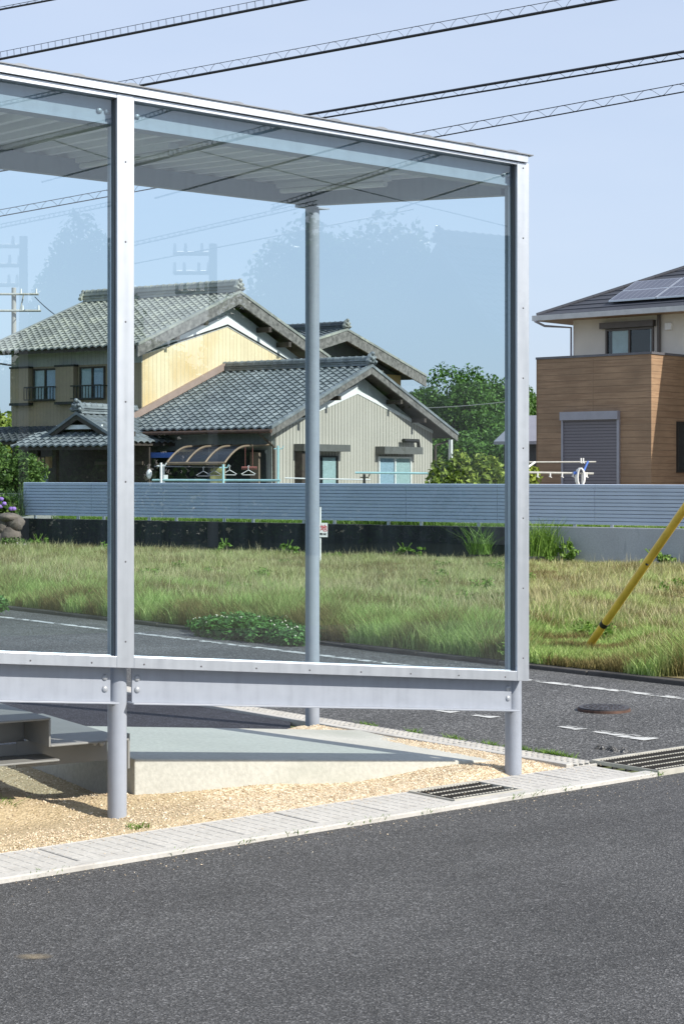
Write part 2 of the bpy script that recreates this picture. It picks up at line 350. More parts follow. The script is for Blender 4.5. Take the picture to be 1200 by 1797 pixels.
def grassmat():
    b = NB('wild grass'); g = b.n('ShaderNodeNewGeometry'); r = g.outputs['Random Per Island']
    green = b.ramp(r, [(0, (.18, .31, .065)), (.5, (.34, .49, .145)), (1, (.53, .64, .27))])
    straw = b.ramp(r, [(0, (.30, .34, .115)), (.5, (.48, .50, .22)), (1, (.66, .65, .37))])
    red = b.ramp(r, [(0, (.11, .095, .035)), (1, (.26, .20, .085))])
    n = b.noise(.5, 5, map_scale=(1, 1, 0)); n2 = b.noise(1.1, 4, map_scale=(.7, 2.0, 0))
    dist = b.dot((.65, .76, 0))     # far part of the lot has dried more
    f = b.math('ADD', b.math('MULTIPLY', b.math('SUBTRACT', b.math('MINIMUM', dist, 5.0), .2), .16), b.math('SUBTRACT', b.math('MULTIPLY', n, 2.6), 1.15))
    c = b.mix(b.ramp(f, [(.15, (0, 0, 0)), (.85, (.78,)*3)]), green, straw)
    c = b.mix(b.ramp(n2, [(.45, (0, 0, 0)), (.55, (.95,)*3)]), c, red)
    b.setc(c); b.p.inputs['Roughness'].default_value = .7; b.p.inputs['Specular IOR Level'].default_value = .2
    t = b.n('ShaderNodeBsdfTranslucent'); b.l(c, t.inputs[0]); mx = b.n('ShaderNodeMixShader'); mx.inputs[0].default_value = .3
    b.l(b.p.outputs[0], mx.inputs[1]); b.l(t.outputs[0], mx.inputs[2]); b.l(mx.outputs[0], b.t.nodes['Material Output'].inputs[0]); return b.m
m_grass = grassmat()
# ------------------------------------------------------------------ setting: ground and roads
def v3(p, z): return (p[0], p[1], z)
def sheet(name, poly, z, mat):
    mb = MB(); mb.face(*[v3(p, z) for p in poly]); return struct(mb.build(name, mat, loc=(poly[0][0], poly[0][1], 0)))
sheet('ground', [(-1500, -700), (1500, -700), (1500, 2200), (-1500, 2200)], -.012, m_land)
E0 = Vector((.05, 8.27))                      # a point on the near road edge
def L1(k, off=0): return E0+G1*k+M1*off       # along the near road
K0 = Vector((0, 16.73))                       # a point on the far kerb
def L2(k, off=0): return K0+G2*k+Vector((-G2.y, G2.x))*(-off) if False else K0+G2*k+G1*off
NR = [L1(-60), L1(90), L1(90, -9), L1(-60, -9)]
sheet('near_road', NR, 0.0, m_asph)
# rear gutter line: offset from kerb
RG0 = Vector((0.60, 10.82))                   # on its centre line
def L3(k, off=0): return RG0+G2*k+G1*off      # +off towards the side road
jn = 2.9
sheet('side_road', [L3(-70, .10), L3((-(RG0-E0).dot(G2)) - .44+.02, .10), L2((-(K0-E0).dot(G2))-.44+.02, 0), L2(-70, 0)], 0.004, m_asph2)
# corner: distance along G2 from the rear gutter reference to the near gutter's inner edge
kc = -(RG0-E0).dot(G2)-.44                    # inner edge of near gutter on the rear gutter line
GW = .44
# field ground and kerb
W0 = Vector((6.0, 32.0))
def LW(k, off=0): return W0+A1*k+B1*off
kb = MB()
kk = -(K0-E0).dot(G2)
kb.fr = Fr(K0, G2, G1)
for i in range(int(36+kk)):
    x0 = -36+i; kb.box(x0+.004, x0+.996, .0, .11, -.05, .04+random.uniform(-.008, .008))
ko = tag(kb.build('kerb', m_kerb, loc=(*K0, 0), bevel=.012), 'dark old kerb along the grassy lot', 'kerb'); ko['kind'] = 'structure'; del ko['category']; del ko['label']
fs = MB()
f0 = L2(-36, .14); f1 = L2(kk-.5, .14)
fs.face(v3(f0, .04), v3(f1, .04), v3(LW(-12), -.02), v3(LW(20), -.10)); struct(fs.build('field', m_soil, loc=(0, 20, 0)))
lot = MB(); lot.face(v3(LW(-30, .1), .60), v3(LW(16, .1), .60), v3(LW(60, 60), .60), v3(LW(-60, 60), .60)); struct(lot.build('house_lot', m_lot, loc=(0, 40, 0)))
# road markings
def worn(name, pts, wd):
    mb = MB()
    for i in range(len(pts)-1):
        a, b = Vector(pts[i]), Vector(pts[i+1]); n = Vector((-(b-a).y, (b-a).x)).normalized()*wd/2
        mb.face(v3(a+n, .008), v3(a-n, .008), v3(b-n, .008), v3(b+n, .008))
    return struct(mb.build(name, m_line))
worn('road_edge_line', [L2(-10, -.62), L2(-1.2, -.62), L2(3.0, -.62), L2(kk-1, -.60)], .095)
dash = [(770, 1248), (800, 1252), (834, 1256), (870, 1261), (930, 1268), (985, 1276), (1005, 1279), (1020, 1282), (1045, 1285), (1066, 1288), (1090, 1292), (1145, 1300)]
for i in ((0, 1), (2, 3), (5, 6), (6, 7), (8, 9), (9, 10), (10, 11)):
    a = gnd(*dash[i[0]]); b = gnd(*dash[i[1]]); d = (b-a)*.04
    worn('dashed_line', [(a+d).xy, (b-d).xy], .10 if i[0] < 10 else .14)
# near gutter: concrete trough edge + removable covers
ge = MB(Fr(E0, G1, M1)); kend = (L3(kc)-E0).dot(G1)+.05
ge.box(-30, kend, 0.0, .085, -.2, .022); ge.box(-30, kend, .425, GW, -.2, .018); ge.box(-30, kend, .086, .424, -.3, -.055)
struct(ge.build('gutter', m_gutter, loc=(*E0, 0), bevel=.006))
def cover_mb(n, x0, ln):
    c = MB(Fr(E0, G1, M1)); c.box(x0, x0+ln, .089, .421, -.05, .018)
    nx, ny = 7, 5
    for i in range(nx):
        for j in range(ny):
            cx = x0+ln*(i+.5)/nx; cy = .089+.332*(j+.5)/ny; c.box(cx-.024, cx+.024, cy-.027, cy+.027, .0181, .0192)
    return c
gk = .715; gl_ = .475; P = .42; proto = None; n = 0
spans = []; k = gk
while k > -4.3: k -= P; spans.append((k, P))
k = gk+gl_
while k < kend-.12: spans.append((k, min(P, kend-k))); k += P
for k, ln in spans:
    n += 1; full = ln > P-.02; ln -= (.012 if n % 3 == 0 else .006)
    if full and proto and n % 3:
        o = proto.copy(); COL.objects.link(o); d = G1*(k-pk); o.location = proto.location+Vector((d.x, d.y, 0))
        o.rotation_euler = (random.uniform(-.006, .006), random.uniform(-.008, .008), random.uniform(-.005, .005))
    else:
        o = cover_mb(0, k, ln).build('gutter_cover', m_gutter, bevel=.005)
        if not proto: proto = o; pk = k
    tag(o, 'pale concrete gutter cover with rows of small studs beside the near road', 'gutter cover', 'concrete covers along the near gutter')
def grate(name, fr, x0, x1, y0, y1, nb, label, cross=.028):
    o = empty(name, fr((x0, y0, 0)), label, 'drain grate'); z = .026
    p = MB(fr); p.box(x0, x1, y0, y1, -.12, -.06); p.build('drain_pit', m_pit, o)
    f = MB(fr); f.box(x0, x1, y0, y0+.012, -.06, z); f.box(x0, x1, y1-.012, y1, -.06, z); f.box(x0, x0+.008, y0+.0121, y1-.0121, .005, z-.001); f.box(x1-.008, x1, y0+.0121, y1-.0121, .005, z-.001)
    f.build('grate_frame', m_steel, o)
    for i in range(nb):
        b = MB(fr); wb = MB(fr)
        y = y0+(y1-y0)*(i+.5)/nb; wb.box(x0+.0121, x1-.0121, y-.0035, y+.0035, -.045, z-.0031)
        xx = x0+.03
        while xx < x1-.02: b.box(xx, xx+.014, y-.0042, y+.0042, z-.003, z+.0008); xx += .022
        wo_ = wb.build('bearing_bar', m_pit, o); b.build('bar_top', m_steel, wo_)
    c = MB(fr); xx = x0+.05
    while xx < x1-.02: c.tube([(xx, y0+.0121, .004), (xx, y1-.0121, .004)], .0035, 5); xx += cross*2.2
    c.build('cross_bars', m_iron, o); return o
frg = Fr(E0, G1, M1)
grate('drain_grate', frg, gk+.004, gk+gl_-.004, .089, .421, 4, 'steel drain grate set among the pale concrete covers of the near gutter')
for i in range(4):
    grate('drain_grate', frg, kend+.03+i*1.0, kend+1.02+i*1.0, .02, .50, 5, ['wide steel drain grate at the road corner, end against the concrete covers', 'second wide drain grate from the concrete covers, across the road mouth', 'third wide drain grate from the concrete covers, across the road mouth', 'fourth wide drain grate from the concrete covers, across the road mouth'][i])['group'] = 'grates across the road mouth'
# rear gutter: narrow grating in 0.995 m lengths with pale kerb
frr = Fr(RG0, G2, G1)
rk = MB(frr); rk.box(-22, kc-.02, -.16, -.105, -.1, .03); struct(rk.build('rear_kerb', m_gutter, loc=(*RG0, 0), bevel=.005))
pg = None
for i in range(12):
    x1 = kc-.04-i*1.0; x0 = x1-.99
    if pg is None:
        pg = empty('channel_grate', frr((x0, -.1, 0)), 'narrow worn channel grate between the gravel bed and the side road', 'drain grate', 'narrow channel grates along the side road')
        p = MB(frr); p.box(x0, x1, -.10, .10, -.1, -.02); p.build('drain_pit', plain('silted pit', (.13, .115, .085), .9), pg)
        b = MB(frr)
        for yy in (-.095, -.045, .0, .045, .095): b.box(x0, x1, yy-.006, yy+.006, -.02, .014)
        xx = x0
        while xx < x1-.01: b.box(xx, xx+.016, -.0955, .0955, -.015, .0155); xx += .045
        b.build('bars', m_gutter, pg); px0 = x0
    else:
        o = pg.copy(); COL.objects.link(o); d = G2*(x0-px0); o.location = pg.location+Vector((d.x, d.y, 0)); WORLD[o.name] = o.location.copy()
        for ch in pg.children: c = ch.copy(); COL.objects.link(c); c.parent = o
# fresh asphalt behind the slab
PA = Vector((-1.03548, 8.41)); U = Vector((.85186755, .52375727)); N = Vector((.52375727, -.85186755)); L = 2.2720; TB = -2.07
PF = Fr(PA, U, N)
pv = lambda s, t: PF((s, t, 0)).xy
sheet('new_asphalt', [pv(-9, -1.88), pv(1.98, -1.90), pv(2.05, -1.95), L3(-1.25, -.165), L3(-12, -.165)], .012, m_asphnew)
# gravel bed
def gz(x, y):
    q = Vector((x, y))-PA; s = q.dot(U); t = q.dot(N)
    z = .012+.014*min(1, max(0, s-1.2))+.022*min(1, max(0, (s-1.7)/.4))+.010*math.sin(s*3.1+t*2)*(1-min(1, max(0, s-.8)))+.006*math.sin(s*7-t*5)
    z += .05*math.exp(-((t+.30)/.16)**2)*(max(0, 1-s/1.5) if s > 0 else max(.2, 1+s*2))
    m = max(0, min(1, (-s-.02)/.9)); z += m*m*(3-2*m)*.27*max(0, min(1, (-t-.08)/.5))*(1+.25*math.sin(s*9+t*6))
    e = min(1, max(0, (Vector((x, y))-E0).dot(M1)-GW)/.12)    # falls to the gutter edge
    e2 = min(1, max(0, -(Vector((x, y))-RG0).dot(G1)-.165)/.15)
    return .006+z*min(e, e2)
def inbed(x, y):
    p = Vector((x, y)); q = p-PA; t = q.dot(N)
    return (p-E0).dot(M1) > GW-.012 and -(p-RG0).dot(G1) > .155 and t > -1.93
gb = MB(); st = .04; NX = 150; fr = Fr(L1(0, GW-.01), G1, M1); gb.fr = WF; idx = {}
for i in range(-90, 62):
    for j in range(0, 95):
        p = L1(i*st, GW-.008+j*st); x, y = p
        q = p-PA
        if -(p-RG0).dot(G1) < .155-st or q.dot(N) < -1.93-st: continue
        # clamp
        idx[(i, j)] = len(gb.v); gb.v.append(Vector((x, y, gz(x, y)+random.uniform(-.003, .003))))
for (i, j) in list(idx):
    a = idx.get((i+1, j)); b = idx.get((i+1, j+1)); c = idx.get((i, j+1))
    if a is not None and b is not None and c is not None: gb.f.append((idx[(i, j)], a, b, c))
# trim overshoot so it stays clear of the rear kerb
for q in range(len(gb.v)):
    v = gb.v[q]; d = -(v.xy-RG0).dot(G1)-.163
    if d < 0: p = v.xy+G1*d; gb.v[q] = Vector((p.x, p.y, .004))
struct(gb.build('gravel_bed', m_gravel, loc=(0, 9, 0), smooth=True))
# loose stones
def stones(n, fx, size, zf):
    base = np.array([(1, 0, 0), (-1, 0, 0), (0, 1, 0), (0, -1, 0), (0, 0, .7), (0, 0, -.7)])
    tri = np.array([(0, 2, 4), (2, 1, 4), (1, 3, 4), (3, 0, 4), (2, 0, 5), (1, 2, 5), (3, 1, 5), (0, 3, 5)])
    V = []; T = []
    for i in range(n):
        x, y = fx(); r = random.uniform(*size); a = random.uniform(0, 6.3); ca, sa = math.cos(a), math.sin(a)
        b = base*np.array([r*random.uniform(.7, 1.3), r*random.uniform(.6, 1.1), r*random.uniform(.6, 1)])+rng.normal(0, r*.15, (6, 3))
        R = np.array([[ca, -sa, 0], [sa, ca, 0], [0, 0, 1]]); V.append(b@R.T+np.array([x, y, zf(x, y)+r*.25])); T.append(tri+6*i)
    return np.concatenate(V), np.concatenate(T)
def bedpt():
    while True:
        k = random.uniform(-2.6, 2.2); o = GW+random.random()**1.4*2.6; p = L1(k, o)
        if inbed(p.x, p.y) and o > GW+.01:
            q = p-PA; s = q.dot(U)
            if s < -.25 and random.random() < .75 and q.dot(N) < .1: continue
            return p.x, p.y
V, T = stones(24000, bedpt, (.003, .0065), gz)
tag(npmesh('gravel_stones', V, T, m_pebble, loc=(0, 9, 0)), 'loose tan gravel stones over the bed under the pavilion', 'gravel', kind='stuff')
del_ = None
def gritpt():
    while True:
        o = random.choice((random.expovariate(9)*-1+.02, GW-random.expovariate(14))); k = random.uniform(-2.6, 2.1)
        if -.5 < o < GW: p = L1(k, o); return p.x, p.y
V, T = stones(900, gritpt, (.0015, .004), lambda x, y: .001 if (Vector((x, y))-E0).dot(M1) < 0 else .020)
tag(npmesh('gravel_grit', V, T, m_pebble, loc=(0, 9, 0)), 'spilled grit along the gutter covers and road edge', 'gravel', kind='stuff')
# pale spill on the near road
b = MB(); c = gnd(60, 1680); b.face(*[(c.x+.075*math.cos(a)*(1+.25*math.sin(3*a)), c.y+.05*math.sin(a)*(1+.3*math.cos(2*a)), .003) for a in np.linspace(0, 2*PI, 26)[:-1]])
def stainmat():
    b = NB('pale spill'); b.p.inputs['Base Color'].default_value = (.30, .25, .17, 1); b.p.inputs['Roughness'].default_value = .9; n = b.noise(28, 5)
    gr = b.n('ShaderNodeTexGradient', gradient_type='SPHERICAL'); mm = b.n('ShaderNodeMapping'); mm.inputs['Scale'].default_value = (13, 20, 20); b.l(b.obj(), mm.inputs[0]); b.l(mm.outputs[0], gr.inputs[0])
    tr = b.n('ShaderNodeBsdfTransparent'); mx = b.n('ShaderNodeMixShader'); b.l(b.ramp(b.math('MULTIPLY', gr.outputs['Fac'], n), [(.05, (0, 0, 0)), (.45, (.6,)*3)]), mx.inputs[0]); b.l(tr.outputs[0], mx.inputs[1]); b.l(b.p.outputs[0], mx.inputs[2]); b.l(mx.outputs[0], b.t.nodes['Material Output'].inputs[0]); return b.m
struct(b.build('road_stain', stainmat(), loc=(c.x, c.y, 0)))
# manhole
mc = gnd(1059, 1248); mh = empty('manhole_cover', mc, 'round dark iron manhole cover with rusty rim in the side road', 'manhole cover')
mr = .178
b = MB(); b.cyl(mc.x, mc.y, -.02, .020, mr, 40); b.build('rim', m_rust, mh)
b = MB(); b.cyl(mc.x, mc.y, .0203, .030, mr-.008, 40)
for ring in (.05, .09, .13):
    for a in range(int(ring*180)):
        t = 2*PI*a/int(ring*180); b.box(mc.x+ring*math.cos(t)-.008, mc.x+ring*math.cos(t)+.008, mc.y+ring*math.sin(t)-.008, mc.y+ring*math.sin(t)+.008, .0302, .034)
b.build('lid', m_iron, mh)
# ------------------------------------------------------------------ ramp slab
zr = lambda s: .251-.0862*s
sl = MB(PF)
sl.sbox(.205, 2.34, -1.63, -.25, lambda s, t: -.15, lambda s, t: zr(s))
tag(sl.build('ramp_slab', m_slab, bevel=.006), 'pale smooth concrete ramp slab sloping down under the glass pavilion', 'concrete slab')
# ------------------------------------------------------------------ pavilion
pav = empty('glass_pavilion', PF((0, 0, 0)), 'open steel framed glass pavilion with ribbed metal roof on slim round columns', 'pavilion')
zf_ = lambda s, t=0: 3.3685-.0485*s
zrail = lambda s, t=0: 3.303-.045*s
zst = lambda s, t=0: .768-.0865*s
zsb = lambda s, t=0: .714-.086*s
zbb = lambda s, t=0: .5445-.083*s
zub = lambda s, t=0: 3.190-.041*s
zdk = lambda s, t: 3.322-.0485*s+(-t/2.07)*(.155+.022*s)
ov = lambda f, d: (lambda s, t=0: f(s)+d)
SL = -2.3
for s, t in ((0, 0), (L, 0), (L, TB), (0, TB), (-L, 0), (-L, TB)):
    c = MB(PF); c.cyl(s, t, -.1, zdk(s, t)-.03, .0443, 32); c.build('column', m_paint, pav)
    if t < -1:
        c = MB(PF); c.sbox(s-.085, s+.085, t-.07, t+.07, lambda a, b: zdk(a, b)-.166, lambda a, b: zdk(a, b)-.156); c.build('column_cap', m_paint, pav)
for s0, s1 in ((-.055, .030), (2.208, 2.285), (-2.36, -2.28)):
    p = MB(PF); p.sbox(s0, s1, .040, .120, zsb, ov(zf_, -.044)); po = p.build('post', m_alu, pav, bevel=.0015)
    g = MB(PF); g.sbox(s0-.005, s0-.0005, .066, .100, ov(zst, .0), ov(zrail, -.001)); g.build('gasket', m_gasket, po)
    sc_ = MB(PF); m = (s0+s1)/2
    z = zsb(m)+.12
    while z < zf_(m)-.05: sc_ = MB(PF); sc_.ball((m, .1205, z), .0045, .003, .0045, 8, 4); sc_.build('screw', m_screw, po); z += .364
for s0, s1 in ((-2.28, -.0555), (.0305, 2.2075)):
    b = MB(PF); b.sbox(s0, s1, .046, .1195, zsb, ov(zst, -.003)); b.sbox(s0, s1, .046, .085, ov(zst, -.0029), zst); so = b.build('sill', m_alu, pav, bevel=.0015)
    s = s0+.05
    while s < s1: q = MB(PF); q.ball((s, .12, (zst(s)+zsb(s))/2-.008), .0045, .003, .0045, 8, 4); q.build('screw', m_screw, so); s += .293
    b = MB(PF); b.sbox(s0, s1, .046, .1190, zrail, ov(zf_, -.0445)); b.build('head_rail', m_alu, pav, bevel=.0015)
    b = MB(PF); b.sbox(s0+.0005, s1-.0005, .076, .086, ov(zst, -.01), ov(zrail, .005)); b.build('glass_pane', m_glass, pav)
    e = .055 if s0 < 0 else .05
    ws0, ws1 = (s0+.03, -.056) if s0 < 0 else (.052, L-.05)
    b = MB(PF); b.sbox(ws0, ws1, .040, .050, ov(zbb, .008), ov(zsb, -.001)); bo = b.build('floor_beam', m_paint, pav)
    b = MB(PF); b.sbox(ws0+(0 if s0 < 0 else -.012), ws1+.026, .0, .092, zbb, ov(zbb, .0079)); b.build('flange', m_paint, bo, bevel=.002)
    b = MB(PF); b.sbox(ws0, ws1, .050, .057, ov(zub, .009), ov(zf_, -.05)); uo = b.build('roof_beam', m_paint, pav)
    b = MB(PF); b.sbox(ws0, ws1+.02, -.02, .066, zub, ov(zub, .0085)); b.build('flange', m_paint, uo)
    for ss in ((ws1-.028,) if s0 < 0 else (ws0+.026, ws1-.022)):
        for dz in (.065, .118):
            q = MB(PF); q.ball((ss, .050, zbb(ss)+dz), .0155, .010, .0155, 14, 8); q.build('bolt', m_bolt, bo)
    for ss in ((ws1-.06, ws1-.02) if s0 < 0 else (ws0+.02, ws1-.055, ws1-.022)):
        q = MB(PF); q.ball((ss, .057, zub(ss)+.058), .0155, .012, .0155, 14, 8); q.build('bolt', m_bolt, uo)
# lower cleat plates on columns
for s in (0, L):
    b = MB(PF); b.sbox(s-.05, s-.001, -.02, .0385, ov(zbb, -.006), ov(zbb, -.001)); b.build('cleat', m_paint, pav)
# roof
b = MB(PF); b.sbox(-2.45, 2.270, .100, .133, ov(zf_, -.0415), ov(zf_, -.004)); fo = b.build('fascia', m_alu, pav, bevel=.001)
b = MB(PF); b.sbox(-2.47, 2.298, .095, .142, ov(zf_, -.0035), ov(zf_, .002)); b.build('drip_edge', m_roofcap, fo)
def deck():
    b = MB(PF); pts = []; p = .135; s = -2.44
    k = 0
    while s < L+.02:
        for ds, dz in ((0, 0), (.088, 0), (.094, -.045), (.125, -.045), (.131, 0)): pts.append((s+ds, dz))
        s += p
    pts = [q for q in pts if q[0] < L-.05]+[(L+.003, 0)]
    T = [.048, -.4, -.9, -1.4, -1.8, -2.19]
    for t in T:
        for s, dz in pts: b.v.append(PF((s, t, zdk(s, t)+dz)))
    n = len(pts)
    for i in range(len(T)-1):
        for j in range(n-1): b.f.append((i*n+j, i*n+j+1, (i+1)*n+j+1, (i+1)*n+j))
    b.build('roof_deck', m_soffit, pav)
    c = MB(PF); c.sbox(-2.45, L+.01, -2.22, .104, lambda s, t: zdk(s, t)+.003, lambda s, t: zdk(s, t)+.022); ro = c.build('roof_sheet', m_roofcap, pav)
    s = -2.40
    while s < L-.05:
        q = MB(PF); prof = [(-.05, 0), (-.032, .016), (-.012, .022), (.012, .022), (.032, .016), (.05, 0)]
        zz = lambda t: max(zdk(s, t)+.0225, zf_(s)+.0 if t > .05 else -9)
        pass
        n0 = q.pts([(s+a, .105, zf_(s)+.001+h*.8) for a, h in prof]); n1 = q.pts([(s+a, -2.18, zdk(s, -2.18)+.0225+h) for a, h in prof])
        for j in range(5): q.f.append((n0+j, n0+j+1, n1+j+1, n1+j))
        q.f.append(tuple(range(n0, n0+6))); q.f.append(tuple(range(n1, n1+6))); q.f.append((n0, n1, n1+5, n0+5))
        q.build('seam_cap', m_roofcap, ro); s += .27
deck()
b = MB(PF); b.sbox(L-.042, L+.008, -2.21, -.052, lambda s, t: zdk(s, t)-.15, lambda s, t: zdk(s, t)-.0005); b.build('side_beam', m_paint, pav)
b = MB(PF); b.sbox(-2.44, L-.043, -2.11, -2.03, lambda s, t: zdk(s, t)-.15, lambda s, t: zdk(s, t)-.046); b.build('rear_beam', m_paint, pav)
b = MB(PF); b.sbox(-2.44, L+.009, -2.225, -2.195, lambda s, t: zdk(s, t)-.06, lambda s, t: zdk(s, t)+.02); b.build('rear_fascia', m_alu, pav)
def decksolve(px, py, dz):
    best = None; s, t = 1.0, -1.0
    for it in range(60):
        z = zdk(s, t)+dz; Y = (H-z)*F/(py-HY); X = (px-HX)/F*Y; q = Vector((X, Y))-PA; s2, t2 = q.dot(U), q.dot(N); s, t = s+.6*(s2-s), t+.6*(t2-t)
    return s, t
for (p0, p1) in (((440, 333), (650, 318)), ((105, 289), (190, 280))):
    a = decksolve(*p0, -.07); c = decksolve(*p1, -.07); sm = (a[0]+c[0])/2; tm = max(-1.98, a[1]); t1 = min(-.25, tm+1.2)
    z = lambda t: zdk(sm, t)
    q = MB(PF); q.sbox(sm-.03, sm+.03, tm, t1, lambda s, t: zdk(s, t)-.075, lambda s, t: zdk(s, t)-.0455); lo = q.build('lamp_base', m_soffit, pav)
    q = MB(PF); q.tube([(sm, tm+.02, z(tm)-.092), (sm, t1-.02, z(t1)-.092)], .016, 12); q.build('lamp_tube', m_tube, lo)
# ------------------------------------------------------------------ steel steps at the left
stp = empty('steel_steps', PF((-.8, -.5, 0)), 'folded grey steel plate steps under the left bay of the pavilion', 'steps')
tf = -.10
def hz(px, py, t):
    d = Vector(((px-HX)/F, 1)); Y = (N.dot(PA)+t)/N.dot(d); p = d*Y; return (p-PA).dot(U), H-(py-HY)/F*Y
sR, z1 = hz(90, 1259.5, tf); _, z0 = hz(92, 1311, tf)
b = MB(PF); b.box(-2.6, sR, -1.05, tf, z1-.010, z1); b.box(sR-.010, sR, -1.05, tf, z0, z1-.0101); b.box(-2.6, sR-.0101, -.41, -.40, z0-.01, z1-.0101)
b.build('upper_tread', m_paint_shaded, stp, bevel=.003)
sE, _ = hz(224.5, 1345, -.12); b = MB(PF); b.box(sR+.0003, sE-.001, -1.15, tf, z0, z0+.010); b.build('lower_tread', m_paint_shaded, stp, bevel=.003)
b = MB(PF); b.box(sE, sE+.012, -.26, -.12, z0-.135, z0+.03); b.build('end_plate', m_paint_shaded, stp, bevel=.002)
b = MB(PF); b.box(-.35, sE-.001, -.36, -.35, z0-.125, z0-.001); bo = b.build('tread_stringer', m_paint_shaded, stp)
for ss, zz in ((hz(168, 1316, -.34)[0], -.035), (hz(181, 1317, -.34)[0], -.04)):
    q = MB(PF); q.ball((ss, -.35, z0+zz), .0165, .014, .0165, 12, 6); q.build('bolt', m_bolt, bo)
b = MB(PF); b.box(-2.6, sR+.06, -.36, -.352, z0-.065, z0-.012); b.box(-2.6, sR+.06, -.37, -.14, z0-.074, z0-.0655); b.build('stringer', m_paint_shaded, stp, bevel=.002)
# ------------------------------------------------------------------ retaining walls, fence
def wallk(px):      # k along LW at photo column px
    r = (px-HX)/F; return (W0.x-r*W0.y)/(r*A1.y-A1.x)
frw = Fr(W0, A1, B1)
kd, ksp, kr = wallk(36), wallk(908), -9.0
b = MB(frw); b.box(ksp+.003, kd, 0, .13, -.2, .60); tag(b.build('retaining_wall', m_wall_dark, bevel=.008), 'dark stained concrete retaining wall at the back of the grassy lot', 'wall')
b = MB(frw); b.box(kr, ksp-.003, 0, .13, -.2, .63); tag(b.build('retaining_wall', m_wall_light, bevel=.008), 'light grey concrete retaining wall right of the pavilion', 'wall')
fn = empty('slat_fence', frw((ksp, .08, .6)), 'long blue grey horizontal slat fence standing on the retaining walls', 'fence')
k0, k1 = wallk(39), -7.0; kx = k0; zt, zb = 1.41, .675; ns = 11
while kx > k1:
    ka = kx; kx -= 2.0
    b = MB(frw); hgt = (zt-zb)/ns
    for i in range(ns):
        z = zb+i*hgt
        b.hexa([(kx+.004, .045, z), (ka-.004, .045, z), (ka-.004, .062, z+.004), (kx+.004, .062, z+.004), (kx+.004, .045, z+hgt*.80), (ka-.004, .045, z+hgt*.80), (ka-.004, .066, z+hgt*.92), (kx+.004, .066, z+hgt*.92)])
    b.build('slat_panel', m_fence, fn)
    b = MB(frw); b.box(kx+.004, ka-.004, .0685, .0725, zb, zt-.01); b.build('gap_shade_sheet', m_gap_shade, fn)  # added dark sheet that paints the shade between the slats
    b = MB(frw); b.box(ka-.34, ka-.29, .076, .126, .56, zt-.01); b.build('post', m_alu, fn)
    b = MB(frw); b.box(ka-1.6, ka-1.55, .076, .126, .56, zt-.01); b.build('post', m_alu, fn)
# sign board
sp = at(569, 935, 31.0); fx = Fr(sp.xy, (1, .0), (0, 1))
sg = empty('notice_board', (sp.x-.03, sp.y, 0), 'small white notice board with red characters on a thin pole beside the rear column', 'sign')
b = MB(fx); b.tube([(-.07, .02, 0), (-.07, .02, 1.03)], .017, 8); b.build('pole', m_white, sg)
zc = at(569, 928, 31).z
b = MB(fx); b.box(-.185, .057, -.008, .0, zc-.14, zc+.10); bd = b.build('board', m_white, sg)
def text(s, size, loc, mat, parent, name, xs=1):
    cu = bpy.data.curves.new(name, 'FONT'); cu.body = s; cu.size = size; cu.extrude = .001; cu.align_x = 'RIGHT'; cu.offset = size*.012
    o = bpy.data.objects.new(name, cu); COL.objects.link(o); dg = bpy.context.evaluated_depsgraph_get(); me = bpy.data.meshes.new_from_object(o.evaluated_get(dg))
    bpy.data.objects.remove(o)
    R = Matrix.Rotation(PI/2, 4, 'X'); me.transform(Matrix.Translation(Vector(loc)-WORLD[parent.name])@R@Matrix.Scale(xs, 4, (1, 0, 0))); me.materials.clear(); me.materials.append(mat)
    t = bpy.data.objects.new(name, me); COL.objects.link(t); t.parent = parent; WORLD[t.name] = WORLD[parent.name]; return t
m_red = plain('red lettering', (.55, .03, .05), .6); m_blk = plain('black lettering', (.03, .03, .03), .6)
text('管理地', .125, (sp.x+.053, sp.y-.0095, zc-.035), m_red, bd, 'red_lettering', 1.0)
text('不動産', .045, (sp.x+.04, sp.y-.0095, zc-.105), m_blk, bd, 'black_lettering', 1.3)
# guy wire cover
g0 = gnd(1028, 1140, .05); g1 = at(1200, 893, g0.y-1.4); d = (g1-g0); g2 = g0+d*1.6; gl = empty('guy_wire_cover', g0, 'slanting yellow guy wire cover rising from the kerbside grass', 'guy wire cover')
b = MB(); b.tube([g0+(g0-g1).normalized()*.12, g0, g0+d*.5, g1, g0+d*1.25], .035, 14); b.build('sleeve', m_guy, gl)
b = MB(); q = g0+d*.185; b.tube([q, q+d.normalized()*.05], .0385, 14); b.build('band', m_black, gl)
b = MB(); q = g0+d*.63; b.tube([q-Vector((0, .04, 0)), q-Vector((0, .046, 0))+d.normalized()*.01], .014, 8); b.build('band', m_black, gl)
b = MB(); b.tube([g0+d*1.25, g0+d*4.2], .008, 6); b.build('wire', m_wire, gl)
